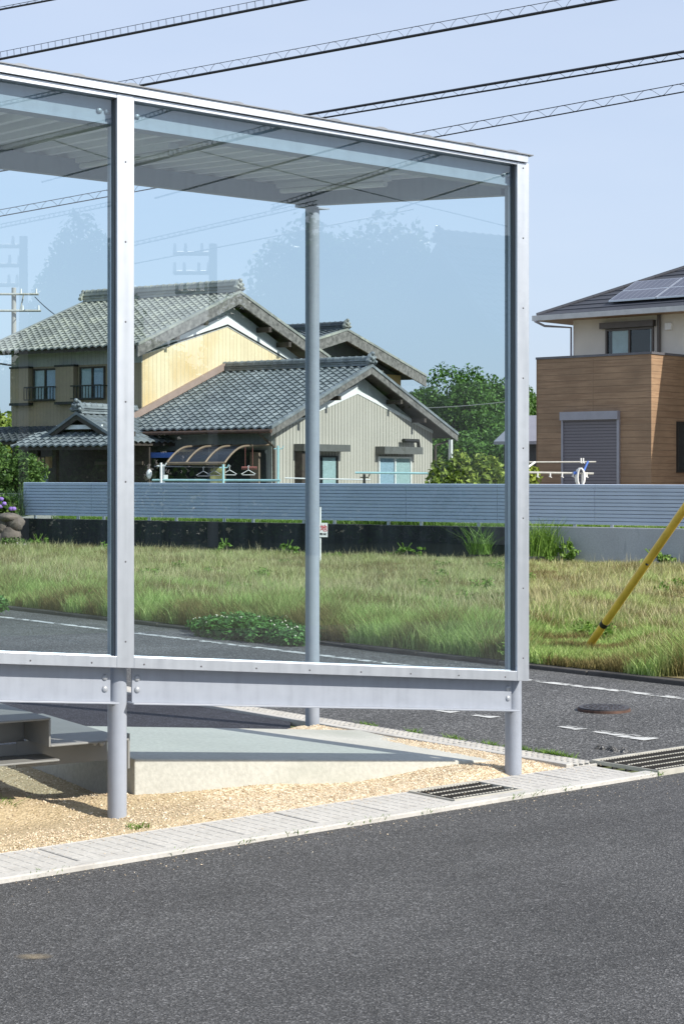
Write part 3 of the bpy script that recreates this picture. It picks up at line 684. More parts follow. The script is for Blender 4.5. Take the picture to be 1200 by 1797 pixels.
# ------------------------------------------------------------------ houses
def tile_slope(name, fr, x0, x1, ye, ze, yr, zr_, mat, parent, w_=.27, ex=.25, amp=.026, flip=False):
    """tiled roof slope between the eave line (y=ye,z=ze) and ridge line (y=yr,z=zr_), real wavy tiles"""
    nt_ = max(1, round(abs(x1-x0)/w_)); Lr = math.hypot(yr-ye, zr_-ze); nr = max(1, round(Lr/ex)); K = 6
    ny, nz_ = -(zr_-ze)/Lr*math.copysign(1, yr-ye), abs(yr-ye)/Lr
    us = np.linspace(x0, x1, nt_*K+1); ph = np.linspace(0, nt_, nt_*K+1) % 1.0
    h = amp*(np.sin(2*PI*ph)+.35*np.sin(4*PI*ph+.6)); V = []
    for r in range(nr):
        for v, lift in ((r/nr, .045), ((r+1)/nr, .004)):
            y = ye+(yr-ye)*v+ny*(h+lift); z = ze+(zr_-ze)*v+nz_*(h+lift)
            V.append(np.stack([us, y, z], 1))
    # eave edge drop
    e = V[0].copy(); e[:, 2] -= .05; V.insert(0, e)
    n = len(us); V = np.concatenate(V); W = np.array([fr.o[:]])+V[:, :1]*np.array([fr.x[:]])+V[:, 1:2]*np.array([fr.y[:]])+np.stack([0*V[:, 2], 0*V[:, 2], V[:, 2]], 1)
    R = 2*nr+1; i = np.arange(R-1)[:, None]*n+np.arange(n-1)[None]; i = i.ravel(); Q = np.stack([i, i+1, i+1+n, i+n], 1)
    if flip: Q = Q[:, ::-1]
    return npmesh(name, W, Q, mat, parent)
def ridge(fr, x0, x1, y, z, mat, parent, wd=.26, hh=.30, ends=(True, True), name='ridge', emat=None, es=.62):
    b = MB(fr); b.hexa([(x0, y-wd/2, z-.05), (x1, y-wd/2, z-.05), (x1, y+wd/2, z-.05), (x0, y+wd/2, z-.05), (x0, y-wd*.33, z+hh*.72), (x1, y-wd*.33, z+hh*.72), (x1, y+wd*.33, z+hh*.72), (x0, y+wd*.33, z+hh*.72)])
    for q in (.15, .42): b.box(min(x0, x1), max(x0, x1), y-wd*.55, y+wd*.55, z+hh*q, z+hh*q+.025)
    x = min(x0, x1)
    while x < max(x0, x1)-.05:
        b.tube([(x, y, z+hh*.78), (min(x+.24, max(x0, x1)), y, z+hh*.80)], .085, 8); b.tube([(x+.2, y, z+hh*.80), (min(x+.245, max(x0, x1)), y, z+hh*.80)], .098, 8); x += .25
    o = b.build(name, mat, parent)
    for e, x in zip(ends, (min(x0, x1), max(x0, x1))):
        if not e: continue
        sgn = -1 if x == min(x0, x1) else 1; q = MB(fr)
        prof = [(-.30, -.12), (-.36, .05), (-.26, .16), (-.20, .30), (-.10, .40), (0, .44), (.10, .40), (.20, .30), (.26, .16), (.36, .05), (.30, -.12), (.1, -.03), (-.1, -.03)]
        q.prism([(x, y+a*es, z+c*es+.06) for a, c in prof], (sgn*.10, 0, 0))
        for a, c, r in ((-.25, .0, .09), (.25, .0, .09), (0, .40, .10), (-.16, .2, .08), (.16, .2, .08), (0, .14, .12)): q.ball((x+sgn*.1, y+a*es, z+c*es+.06), .08, r*es, r*es, 10, 6, .12)
        q.build('ridge_end_tile', emat or mat, parent)
    return o
def gable_roof(fr, parent, x0, x1, y0, yp, y1, ze0, zp, ze1, mat, barge, bw=.28, whitecap=None, ends=(True, True), rends=(True, True), rh=.3, emat=None):
    """slab under tiles, tiled slopes, barge boards on ends, ridge"""
    b = MB(fr); T = .13
    b.prism([(x0+.02, y0, ze0-T), (x0+.02, yp, zp-T), (x0+.02, y1, ze1-T), (x0+.02, y1, ze1-.01), (x0+.02, yp, zp-.01), (x0+.02, y0, ze0-.01)], (x1-x0-.04, 0, 0)); ro = b.build('roof', m_wood_dark, parent)
    tile_slope('roof_tiles', fr, x0, x1, y0-.05, ze0-.01, yp, zp, mat, ro); tile_slope('roof_tiles', fr, x0, x1, y1+.05, ze1-.01, yp, zp, mat, ro, flip=True)
    for e, x in zip(ends, (x0, x1)):
        if not e: continue
        xo = x-.03 if x == x0 else x+.03
        for (ya, za, yb, zb_) in ((y0-.02, ze0, yp, zp), (y1+.02, ze1, yp, zp)):
            q = MB(fr); a = .06 if x == x0 else -.06
            q.prism([(xo, ya, za-.03), (xo, yb, zb_-.03), (xo, yb, zb_-.03-bw), (xo, ya, za-.03-bw)], (a, 0, 0)); q.build('bargeboard', barge, parent)
            q = MB(fr); q.prism([(xo-.03 if x == x0 else xo+.03, ya, za+.055), (xo-.03 if x == x0 else xo+.03, yb, zb_+.055), (xo-.03 if x == x0 else xo+.03, yb, zb_-.03), (xo-.03 if x == x0 else xo+.03, ya, za-.03)], ((.16 if x == x0 else -.16), 0, 0)); q.build('verge_tiles', mat if not whitecap else whitecap, ro)
    ridge(fr, x0+.05, x1-.05, yp, zp+.06, mat, ro, .26, rh, rends, emat=emat)
    return ro
def window(fr, axis, plane, a0, a1, z0, z1, out, parent, frame, curtain=None, rails=False, mull=1, recess=.10):
    """window on a wall; axis 'x' = wall runs along x at y=plane, 'y' = along y at x=plane; out = outward sign"""
    def bx(b, u0, u1, d0, d1, w0, w1):
        lo, hi = sorted((plane+out*d0, plane+out*d1))
        if axis == 'x': b.box(u0, u1, lo, hi, w0, w1)
        else: b.box(lo, hi, u0, u1, w0, w1)
    b = MB(fr); t = .05
    bx(b, a0, a1, -.02, .05, z1-t, z1); bx(b, a0, a1, -.02, .05, z0, z0+t); bx(b, a0, a0+t, -.019, .049, z0+t, z1-t); bx(b, a1-t, a1, -.019, .049, z0+t, z1-t)
    for i in range(mull):
        m = a0+(a1-a0)*(i+1)/(mull+1); bx(b, m-.025, m+.025, -.018, .046, z0+t, z1-t)
    o = b.build('window', frame, parent)
    b = MB(fr); bx(b, a0+t*.9, a1-t*.9, .004, .010, z0+t*.9, z1-t*.9); b.build('pane', m_hglass, o)
    b = MB(fr); bx(b, a0+.01, a1-.01, -.0195, -.003, z0+.01, z1-.01) if False else None
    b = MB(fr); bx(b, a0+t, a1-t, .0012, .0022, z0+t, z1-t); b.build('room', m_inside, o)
    if curtain:
        for (c0, c1, cm) in curtain:
            b = MB(fr); n = 14; u0 = a0+t+(a1-a0-2*t)*c0; u1 = a0+t+(a1-a0-2*t)*c1; base = len(b.v)
            for zz in (z0+t, z1-t):
                for i in range(n*2+1):
                    u = u0+(u1-u0)*i/(n*2); dd = .0028+.0004*(1+math.sin(i*2.4)); q = plane+out*dd; b.v.append(fr((u, q, zz) if axis == 'x' else (q, u, zz)))
            k = n*2+1
            for i in range(k-1): b.f.append((i, i+1, k+i+1, k+i))
            b.build('curtain', cm, o, smooth=True)
    return o
# --- traditional two-storey house with a single-storey wing
O1 = Vector((-1.95, 50.0)); HF = Fr(O1, A1, B1); Z0 = .60
ha = empty('tiled_house', HF((5, 5, Z0)), 'old two storey Japanese tiled house with yellow gable wall and grey siding wing', 'house')
# wing (B)
b = MB(HF); b.prism([(.5, .85, Z0), (.5, 9.45, Z0), (.5, 9.45, 2.82), (.5, 5.1, 4.62), (.5, .85, 2.82)], (5.0, 0, 0)); b.build('wing_wall', m_board, ha)
b = MB(HF); b.prism([(.46, .86, Z0), (.46, 9.44, Z0), (.46, 9.44, 2.88), (.46, 5.05, 3.98), (.46, .86, 2.78)], (.037, 0, 0)); b.build('gable_siding', m_greige, ha)
b = MB(HF); b.prism([(.44, .86, 2.78), (.44, 5.05, 3.98), (.44, 5.05, 4.26), (.44, .86, 2.92)], (.05, 0, 0)); b.prism([(.44, 9.44, 2.88), (.44, 5.05, 3.98), (.44, 5.05, 4.10), (.44, 9.44, 2.97)], (.05, 0, 0)); b.build('gable_trim', m_white, ha)
b = MB(HF); b.box(.55, 5.4, .82, .847, Z0, 2.75); b.build('side_boards', m_board2, ha)
gable_roof(HF, ha, 0, 5.45, 0, 5.1, 10.2, 2.86, 4.80, 2.86, m_tile, m_wood_old, .20, ends=(True, False), rends=(True, False), rh=.20)
for y in (2.0, 3.4, 6.8, 8.2):
    b = MB(HF); zz = 2.86+(4.80-2.86)*(1-abs(y-5.1)/5.1)-.35; b.box(-.02, .5, y-.06, y+.06, zz-.08, zz+.05); b.build('purlin', m_wood_dark, ha)
b = MB(HF); b.tube([(-.1, -.12, 2.76), (5.4, -.12, 2.74)], .055, 8); b.build('rain_gutter', m_rust, ha)
b = MB(HF); b.tube([(.35, -.1, 2.72), (.4, .5, 2.45), (.42, .72, 2.35), (.42, .75, Z0)], .04, 8); b.build('downpipe', m_wood_dark, ha)
b = MB(HF); b.tube([(.42, 9.55, 2.5), (.42, 9.55, Z0)], .045, 8); b.tube([(.1, 10.1, 2.7), (.42, 9.58, 2.5)], .04, 8); b.build('downpipe', m_wood_dark, ha)
window(HF, 'y', .46, 2.05, 3.95, Z0+.05, 2.12, -1, ha, m_black, [(0, .42, m_curtain), (.62, 1, m_curtain)])
b = MB(HF); b.box(.10, .455, 1.75, 4.15, 2.24, 2.44); b.build('shutter_box', m_olivebox, ha); b = MB(HF); b.box(.2, .455, 1.8, 2.0, Z0, 2.23); b.build('side_screen', m_wood_dark, ha)
window(HF, 'y', .46, 6.2, 8.1, Z0+.05, 2.12, -1, ha, m_white, [(0, .48, m_bcurtain), (.52, 1, m_curtain)])
b = MB(HF); b.box(.12, .455, 6.05, 8.3, 2.20, 2.42); b.build('shutter_box', m_olivebox, ha)
b = MB(HF); b.tube([(.3, 7.4, 2.62), (.3, 8.3, 2.62), (.3, 8.35, 2.4)], .06, 8); b.build('awning_roll', m_black, ha)
b = MB(HF); b.box(-.05, .05, 9.75, 9.85, 1.75, 2.68); b.build('white_pipe', m_white, ha)
# main block (A)
b = MB(HF); b.prism([(5.5, 1.1, Z0), (5.5, 9.5, Z0), (5.5, 9.5, 5.35), (5.5, 5.25, 7.0), (5.5, 1.1, 5.35)], (5.15, 0, 0)); b.build('main_wall', m_board, ha)
b = MB(HF); b.prism([(5.465, 1.12, 2.6), (5.465, 9.48, 2.6), (5.465, 9.48, 5.02), (5.465, 5.25, 6.22), (5.465, 1.12, 5.12)], (.034, 0, 0)); b.build('gable_siding', m_yellow, ha)
b = MB(HF); b.prism([(5.44, 1.12, 5.12), (5.44, 5.25, 6.22), (5.44, 5.25, 6.60), (5.44, 1.12, 5.20)], (.058, 0, 0)); b.prism([(5.44, 9.48, 5.02), (5.44, 5.25, 6.22), (5.44, 5.25, 6.58), (5.44, 9.48, 5.12)], (.058, 0, 0)); b.build('gable_trim', m_white, ha)
b = MB(HF); b.prism([(5.43, 1.1, 5.13), (5.43, 5.25, 6.24), (5.43, 5.25, 6.30), (5.43, 1.1, 5.19)], (.011, 0, 0)); b.prism([(5.43, 9.5, 5.03), (5.43, 5.25, 6.24), (5.43, 5.25, 6.30), (5.43, 9.5, 5.09)], (.011, 0, 0)); b.build('trim_line', m_black, ha)
gable_roof(HF, ha, 5.0, 11.4, .33, 5.25, 10.3, 5.36, 7.28, 5.50, m_tile_old, m_wood_old, .34, ends=(True, True), rends=(True, True), rh=.34)
for y in (2.2, 3.6, 6.9, 8.0, 9.2):
    b = MB(HF); zz = 5.4+1.88*(1-abs(y-5.25)/5.0)-.42; b.box(4.98, 5.48, y-.07, y+.07, zz-.10, zz+.06); b.build('purlin', m_wood_dark, ha)
b = MB(HF); b.box(5.45, 10.68, 1.06, 1.097, 2.7, 4.88); b.build('front_siding', m_olive, ha)
b = MB(HF); b.box(5.45, 10.68, 1.06, 1.097, 4.885, 5.3); b.build('eave_boards', m_board2, ha)
for x0, x1, s0, s1 in ((8.75, 9.75, 9.8, 10.55), (6.85, 7.85, 7.95, 8.68)):
    wo = window(HF, 'x', 1.06, x0, x1, 3.82, 4.82, -1, ha, m_wood_dark, [(0, .45, m_bcurtain), (.55, 1, m_curtain)])
    q = MB(HF)
    q.box(x0-.1, x1+.1, .72, .76, 4.22, 4.26); q.box(x0-.1, x1+.1, .72, .76, 3.84, 3.87)
    x = x0-.1
    while x < x1+.1: q.box(x, x+.018, .73, .75, 3.871, 4.219); x += .12
    q.box(x0-.1, x0-.06, .77, 1.05, 4.22, 4.25); q.box(x1+.06, x1+.1, .77, 1.05, 4.22, 4.25); q.build('railing', m_black, wo)
    q = MB(HF); q.box(s0, s1, .86, 1.055, 3.78, 4.84); q.build('shutter_case', m_olive, ha)
    q = MB(HF); q.box(s0-.03, s1+.03, .84, 1.056, 3.70, 3.779); q.box(s0-.03, s1+.03, .84, 1.056, 4.841, 4.90); q.build('case_trim', m_black, ha)
# pent roof and porch in front of the main block
b = MB(HF); b.prism([(5.6, 1.05, 3.02), (5.6, -.55, 2.56), (5.6, -.55, 2.46), (5.6, 1.05, 2.86)], (5.9, 0, 0)); pr = b.build('pent_roof', m_wood_dark, ha)
tile_slope('roof_tiles', HF, 5.6, 11.5, -.6, 2.57, 1.05, 3.04, m_tile_dark, pr)
b = MB(HF); b.box(5.6, 10.6, 1.0, 1.095, Z0, 2.68); b.build('dark_entrance_wall', m_wood_dark, ha)
PX0, PX1, PYF = 3.75, 7.35, -2.0        # porch: ridge along y, gable towards the camera
px_ = (PX0+PX1)/2
PFR = Fr(HF((0, 0, 0)).xy, B1, A1)     # x along b, y along a
po = gable_roof(PFR, ha, PYF+.35, 1.0, PX0+.25, px_, PX1-.55, 2.52, 3.30, 2.62, m_tile, m_wood_dark, .14, ends=(True, False), rends=(True, False), rh=.22)
b = MB(HF); b.prism([(PX0, PYF-.35, 2.32), (PX1, PYF-.35, 2.32), (PX1, PYF-.35, 2.42), (PX0, PYF-.35, 2.42)], (0, .01, 0)); b.prism([(PX0, PYF-.4, 2.36), (PX0, PYF+.75, 2.78), (PX0, PYF+.75, 2.66), (PX0, PYF-.4, 2.26)], (PX1-PX0, 0, 0)); sk = b.build('porch_skirt_roof', m_wood_dark, ha)
tile_slope('roof_tiles', HF, PX0, PX1, PYF-.45, 2.37, PYF+.75, 2.80, m_tile, sk)
b = MB(HF); b.box(px_-.85, px_+.85, PYF+.40, PYF+.46, 2.86, 2.98); b.build('porch_beam', m_white, ha)
for x in (PX0+.35, px_+.75, PX1-.35):
    b = MB(HF); b.box(x-.07, x+.07, PYF+.2, PYF+.34, Z0, 2.4); b.build('porch_post', m_wood_dark, ha)
b = MB(HF); b.box(PX0+.3, PX1+.9, -.3, -.24, Z0, 2.4); b.build('porch_screen', m_wood_dark, ha)
b = MB(HF); b.box(PX0+.5, px_+.5, -.36, -.31, 1.2, 1.3); b.box(PX0+.5, px_+.5, -.36, -.31, 1.85, 1.95); b.box(px_-.3, px_-.22, -.36, -.31, Z0, 1.195); b.build('door_rails', plain('brown door rail', (.10, .075, .06), .6), ha)
b = MB(HF); xl = px_+1.15; b.box(xl-.16, xl+.16, PYF+.1, PYF+.4, 1.75, 2.08); lt = b.build('porch_lamp', plain('paper lamp', (.62, .47, .26), .7), ha)
b = MB(HF)
for q in (-.165, -.01, .145): b.box(xl+q, xl+q+.025, PYF+.075, PYF+.098, 1.75, 2.08)
for q in (1.74, 1.9, 2.06): b.box(xl-.17, xl+.17, PYF+.06, PYF+.074, q, q+.025)
b.build('lattice', m_wood_dark, lt)
b = MB(HF); b.box(xl-.28, xl+.28, PYF+.05, PYF+.1, Z0, 1.6); b.build('slat_screen', siding('grey slat screen', (.19, .22, .25), (A1.x, A1.y, 0), .11, .01, .4), ha)
b = MB(HF); b.tube([(4.7, .3, 2.2), (4.9, -.2, 2.18), (4.95, -.3, 2.0), (4.95, -.3, Z0)], .05, 8); b.build('downpipe', m_greymetal, ha)
b = MB(HF); b.prism([(5.46, -.05, 2.92), (5.46, 5.1, 4.88), (5.46, 5.1, 5.08), (5.46, -.05, 3.12)], (-.10, 0, 0)); b.build('roof_flashing', m_pinkflash, ha)
# --- canopy, laundry
cn = empty('terrace_canopy', HF((1.6, -1.3, Z0)), 'curved smoked plastic terrace canopy with tan ribs over hanging clothes', 'canopy')
def cprof(q): # q 0 wall ..1 front
    y = .84-2.14*q; z = 2.40-.10*q if q < .55 else 2.345-.45*((q-.55)/.45)**1.9-.02*((q-.55)/.45); return y, z
pts = [cprof(i/14) for i in range(15)]
b = MB(HF)
n0 = b.pts([(.6, y, z) for y, z in pts]); n1 = b.pts([(2.6, y, z) for y, z in pts]); n2 = b.pts([(.6, y, z-.012) for y, z in pts]); n3 = b.pts([(2.6, y, z-.012) for y, z in pts])
for i in range(14): b.f += [(n0+i, n0+i+1, n1+i+1, n1+i), (n2+i, n3+i, n3+i+1, n2+i+1), (n0+i, n2+i, n2+i+1, n0+i+1), (n1+i, n1+i+1, n3+i+1, n3+i)]
b.f += [(n0, n1, n3, n2), (n0+14, n2+14, n3+14, n1+14)]
b.build('canopy_sheet', m_poly, cn, smooth=False)
for x in (.6, 1.27, 1.93, 2.6):
    q = MB(HF); q.tube([(x, y, z+.012) for y, z in pts], .032, 6); q.build('rib', m_tanframe, cn)
q = MB(HF); q.tube([(.6, pts[-1][0], pts[-1][1]), (2.6, pts[-1][0], pts[-1][1])], .045, 6); q.build('front_rail', m_tanframe, cn)
for x in (.65, 2.75):
    q = MB(HF); q.tube([(x, -1.25, Z0), (x, -1.25, 1.86)], .04, 8); q.build('post', m_white if x > 1 else m_tanframe, cn)
b = MB(HF); b.box(.7, 4.6, .70, .815, Z0, 2.25); b.build('sliding_doors', m_inside, cn)
b = MB(HF); b.box(.85, 1.15, .6, .69, Z0, 2.2); b.build('door_panel', plain('brown door panel', (.20, .155, .12), .6), cn)
b = MB(HF); b.box(2.9, 4.3, -.2, .4, 2.05, 2.2); tag(b.build('water_sheet', m_blue), 'folded blue sheet lying beside the canopy at the wing', 'sheet')
def pole(p, q, r, mat, label, name='laundry_pole', extra=None):
    b = MB(); b.tube([p, q], r, 8); o = b.build(name, mat); tag(o, label, 'laundry pole', 'laundry poles'); return o
Yl = 45.0
pole(at(268, 842.5, Yl+1.5), at(492, 843, Yl), .028, m_teal, 'long pale teal laundry pole level with the fence top below the canopy')
pole(at(623, 829.5, Yl), at(787, 831, Yl), .026, m_teal, 'pale teal laundry pole in front of the right window of the grey gable')
pole(at(500, 839, Yl+.6), at(650, 842, Yl+.6), .016, m_white, 'thin grey laundry pole in front of the left window of the grey gable')
def stand(x, y0, y1, Y, label, mat=m_white):
    b = MB(); p = at(x, y0, Y); b.tube([(p.x, p.y, .6), p], .03, 8); b.tube([p+Vector((-.1, 0, -.08)), p+Vector((.1, 0, -.08)), p+Vector((.14, 0, .0))], .014, 6); return tag(b.build('laundry_stand', mat), label, 'laundry stand', 'laundry pole stands')
stand(283, 812, 0, Yl+1.2, 'white laundry stand at the left end of the canopy'); stand(392, 815, 0, Yl+.6, 'pale laundry stand below the front of the canopy', m_teal); stand(488, 782, 0, Yl+.3, 'tall pale laundry stand at the corner of the grey gable', m_teal)
stand(639, 832, 0, Yl, 'dark hooked laundry stand in front of the grey gable', m_black)
rp = tag((lambda b: (b.tube([HF((1.0, -.9, 1.78)), HF((3.6, -.6, 1.80))], .018, 6), b.build('laundry_pole', m_greymetal))[1])(MB()), 'grey clothes rail hanging under the canopy', 'laundry pole', 'laundry poles')
def hanger(x, y, Y, mat, label):
    c = at(x, y, Y); b = MB(); r = .008
    P_ = [c+Vector((0, 0, .10)), c+Vector((0, 0, .02)), c+Vector((-.19, 0, -.09)), c+Vector((-.16, 0, -.115)), c+Vector((.16, 0, -.115)), c+Vector((.19, 0, -.09)), c+Vector((0, 0, .02))]
    b.tube([c+Vector((.03, 0, .12)), c+Vector((0, 0, .14)), c+Vector((-.02, 0, .12)), c+Vector((0, 0, .10))], r, 5); b.tube(P_, .009, 6)
    tag(b.build('clothes_hanger', mat), label, 'hanger', 'clothes hangers under the canopy')
hanger(357, 828, 49.5, m_greymetal, 'grey clothes hanger, leftmost under the canopy'); hanger(376, 827, 49.6, m_greymetal, 'grey clothes hanger, second from the left under the canopy')
hanger(403, 826, 49.3, m_white, 'white clothes hanger beside the canopy front post'); hanger(436, 826, 49.4, m_white, 'pale wide clothes hanger, rightmost under the canopy')
b = MB(); c = at(437, 820, 49.5); b.tube([c+Vector((-.2, 0, 0)), c+Vector((.22, 0, 0))], .02, 6)
for i in range(8): b.box(c.x-.19+i*.055, c.x-.175+i*.055, c.y-.01, c.y+.01, c.z-.06, c.z-.02)
b.tube([c+Vector((-.1, 0, 0)), c+Vector((-.1, 0, .55))], .006, 5); b.tube([c+Vector((.1, 0, 0)), c+Vector((.1, 0, .55))], .006, 5)
tag(b.build('peg_hanger', plain('dull red plastic', (.33, .12, .10), .5)), 'dull red peg hanger hanging from the canopy', 'peg hanger')
b = MB(); c = at(382, 836, 50.2); b.box(c.x-.2, c.x+.2, c.y-.1, c.y+.1, .6, c.z+.1); b.ball((c.x-.02, c.y-.05, c.z+.18), .18, .12, .16, 10, 6, .1); tag(b.build('laundry_basket', plain('green yellow cloth', (.22, .22, .09), .8, 0, .5, 9)), 'mixed green and yellow laundry piled beneath the canopy', 'laundry')
b = MB(); c = at(284.5, 832, 46.4); b.ball((c.x-.32, c.y, c.z), .07, .05, .12, 8, 6, .1); b.box(c.x+.05, c.x+.15, c.y-.04, c.y+.04, c.z-.18, c.z-.02); tag(b.build('garden_hose', m_white), 'white bundle hanging near the canopy left stand', 'bundle')
# --- dark house behind (C)
C0 = Vector((.175, 70.0))-B1*5.8; CF = Fr(C0, A1, B1); hc = empty('dark_tiled_house', CF((4, 5.8, Z0)), 'dark tiled house with pale bargeboards and charcoal gable behind the grey wing', 'house')
b = MB(CF); b.prism([(.8, .9, Z0), (.8, 11.05, Z0), (.8, 11.05, 5.55), (.8, 5.8, 7.0), (.8, .9, 5.5)], (7, 0, 0)); b.build('wall', m_cdark, hc)
b = MB(CF); b.prism([(.76, .9, Z0), (.76, 11.0, Z0), (.76, 11.0, 5.62), (.76, .9, 5.62)], (.036, 0, 0)); b.build('gable_siding', m_ctan, hc)
b = MB(CF); b.box(.72, .755, 6.0, 9.6, 5.64, 5.76); b.build('gable_trim', m_white, hc)
gable_roof(CF, hc, 0, 8.2, -.1, 5.8, 11.7, 5.68, 7.12, 5.60, m_tile_dark, m_wood_old, .40, whitecap=m_tile_old, rh=.24, emat=m_tile_old)
# --- brown modern house (E)
O2 = Vector((542/F*43, 43.0)); EF = Fr(O2, A2, B2); he = empty('brown_house', EF((1.6, 3, Z0)), 'modern house with brown wood grain balcony block and dark roof with solar panels', 'house')
ZP = 4.42
b = MB(EF); b.box(0, 3.27, .0, 9, Z0, ZP); b.build('lower_block', m_brown, he)
b = MB(EF); b.box(-.03, 3.30, -.03, .14, ZP+.001, ZP+.055); b.box(-.03, .14, .1401, 9, ZP+.001, ZP+.055); b.build('coping', plain('dark coping', (.12, .12, .135), .45, .2), he)
b = MB(EF); b.box(1.625, 1.64, -.004, .0, Z0, ZP); b.box(3.271, 3.29, -.01, .1, Z0, ZP); b.box(-.002, .0, -.0, .03, Z0, ZP-.01) if False else None; b.build('joint_strip', plain('joint', (.24, .16, .10), .6), he)
b = MB(EF); b.box(-6, 3.22, 1.5, 9.5, ZP+.056, 5.62); b.build('upper_wall', m_cream, he)
zE = 5.50; eL, eF = 3.92, .9; sl_ = .46
b = MB(EF); b.hexa([(-6.5, eF, zE-.02), (eL, eF, zE-.02), (eL, 10.2, zE-.02), (-6.5, 10.2, zE-.02), (-6.5, eF, zE), (eL, eF, zE), (eL, 10.2, zE), (-6.5, 10.2, zE)]); b.build('soffit', plain('brown soffit', (.28, .19, .12), .7), he)
b = MB(EF); b.box(-6.5, eL+.08, eF-.10, eF-.001, zE-.03, zE+.10); b.box(eL+.001, eL+.10, eF, 10.2, zE-.03, zE+.10); b.build('eave_gutter', plain('pale gutter', (.50, .51, .52), .5), he)
def hiproof():
    b = MB(EF); nr = 17; D = 4.7; xr = -6.5
    for r in range(nr):
        d0, d1 = D*r/nr, D*(r+1)/nr; z0_, z1_ = zE+.09+sl_*d0+.028, zE+.09+sl_*d1+.004
        b.face((xr, eF+d0, z0_), (eL-d0, eF+d0, z0_), (eL-d1, eF+d1, z1_), (xr, eF+d1, z1_))
        b.face((eL-d0, eF+d0, z0_), (eL-d0, 10.2-d0, z0_), (eL-d1, 10.2-d1, z1_), (eL-d1, eF+d1, z1_))
        b.face((xr, eF+d0, z0_), (eL-d0, eF+d0, z0_), (eL-d0, eF+d0, z0_-.028), (xr, eF+d0, z0_-.028)); b.face((eL-d0, eF+d0, z0_), (eL-d0, 10.2-d0, z0_), (eL-d0, 10.2-d0, z0_-.028), (eL-d0, eF+d0, z0_-.028))
        b.face((xr, 10.2-d0, z0_), (eL-d0, 10.2-d0, z0_), (eL-d1, 10.2-d1, z1_), (xr, 10.2-d1, z1_))
    b.build('roof', m_slate, he)
    q = MB(EF); q.tube([(eL, eF, zE+.12), (eL-D, eF+D, zE+.12+sl_*D)], .055, 6); q.build('hip_cap', m_slate, he)
hiproof()
def panel(x0, x1, d0, d1, i):
    f = lambda x, d, h: (x, eF+d, zE+.09+sl_*d+h)
    b = MB(EF); b.hexa([f(x0, d0, .09), f(x1, d0, .09), f(x1, d1, .09), f(x0, d1, .09), f(x0, d0, .13), f(x1, d0, .13), f(x1, d1, .13), f(x0, d1, .13)]); o = b.build('solar_panel', m_alu, he)
    b = MB(EF); e = .03; b.hexa([f(x0+e, d0+e, .1301), f(x1-e, d0+e, .1301), f(x1-e, d1-e, .1301), f(x0+e, d1-e, .1301), f(x0+e, d0+e, .134), f(x1-e, d0+e, .134), f(x1-e, d1-e, .134), f(x0+e, d1-e, .134)]); b.build('cells', m_solar, o)
def roofx(px, py):   # where the sight line meets the front roof plane
    def g(Y):
        q = Vector(((px-HX)/F*Y, Y))-O2; return H-(py-HY)/F*Y-(zE+.2+sl_*(q.dot(B2)-eF))
    g0_, g1_ = g(40), g(60); Y = 40+20*g0_/(g0_-g1_); q = Vector(((px-HX)/F*Y, Y))-O2; return q.dot(A2), q.dot(B2)-eF
xa, da = roofx(1067, 529)
pw, phh = 1.35, .62
for r in range(4):
    for c in range(5):
        if r >= 2 and c == 0: continue
        x1 = xa-c*(pw+.02); panel(x1-pw, x1, da+r*(phh+.015), da+r*(phh+.015)+phh, 0)
b = MB(EF); b.box(.93, 2.46, -.035, -.002, Z0, 2.9); so = b.build('roller_shutter', m_shutter, he)
b = MB(EF); b.box(.86, 2.52, -.13, -.002, 2.90, 3.10); b.box(.86, .925, -.06, -.002, Z0, 2.899); b.box(2.465, 2.52, -.06, -.002, Z0, 2.899); b.build('shutter_frame', m_greymetal, so)
window(EF, 'x', 1.5, .85, 2.23, ZP+.06, 5.20, -1, he, m_bronze, [(.48, .9, m_curtain), (0.02, .04, m_white)])
b = MB(EF); b.box(.80, 2.35, 1.36, 1.498, 5.21, 5.36); b.build('shutter_box', m_bronze, he)
b = MB(EF); b.tube([(.68, 1.44, ZP), (.68, 1.44, 5.6)], .045, 8); b.build('downpipe', m_bronze, he)
b = MB(EF); b.box(.33, .50, 1.42, 1.499, 5.10, 5.26); b.build('vent_hood', m_white, he)
b = MB(EF); b.tube([(3.9, .78, 5.46), (3.75, 1.0, 5.34), (3.25, 1.45, 5.30), (3.25, 1.45, ZP)], .03, 8); b.build('downpipe', m_greymetal, he)
window(EF, 'y', 0, 1.12, 2.3, 1.62, 2.85, -1, he, m_black)
b = MB(EF); b.box(-6, -.003, 2.6, 9, Z0, ZP); b.build('side_block', m_brown, he)
# --- shed between
S0 = at(936, 700, 56).xy; SF = Fr(S0, A1, B1); hs_ = empty('shed', (S0.x, S0.y, Z0), 'small dark shed with blue grey roof between pavilion post and brown house', 'shed')
b = MB(SF); b.box(-1.5, 1.2, .3, 3, Z0, 2.55); b.build('wall', m_cdark, hs_)
b = MB(SF); b.prism([(-1.7, 0, 2.5), (-1.7, 1.8, 3.35), (-1.7, 3.4, 2.5), (-1.7, 3.4, 2.6), (-1.7, 1.8, 3.45), (-1.7, 0, 2.6)], (3.1, 0, 0)); b.build('roof', m_greymetal, hs_)
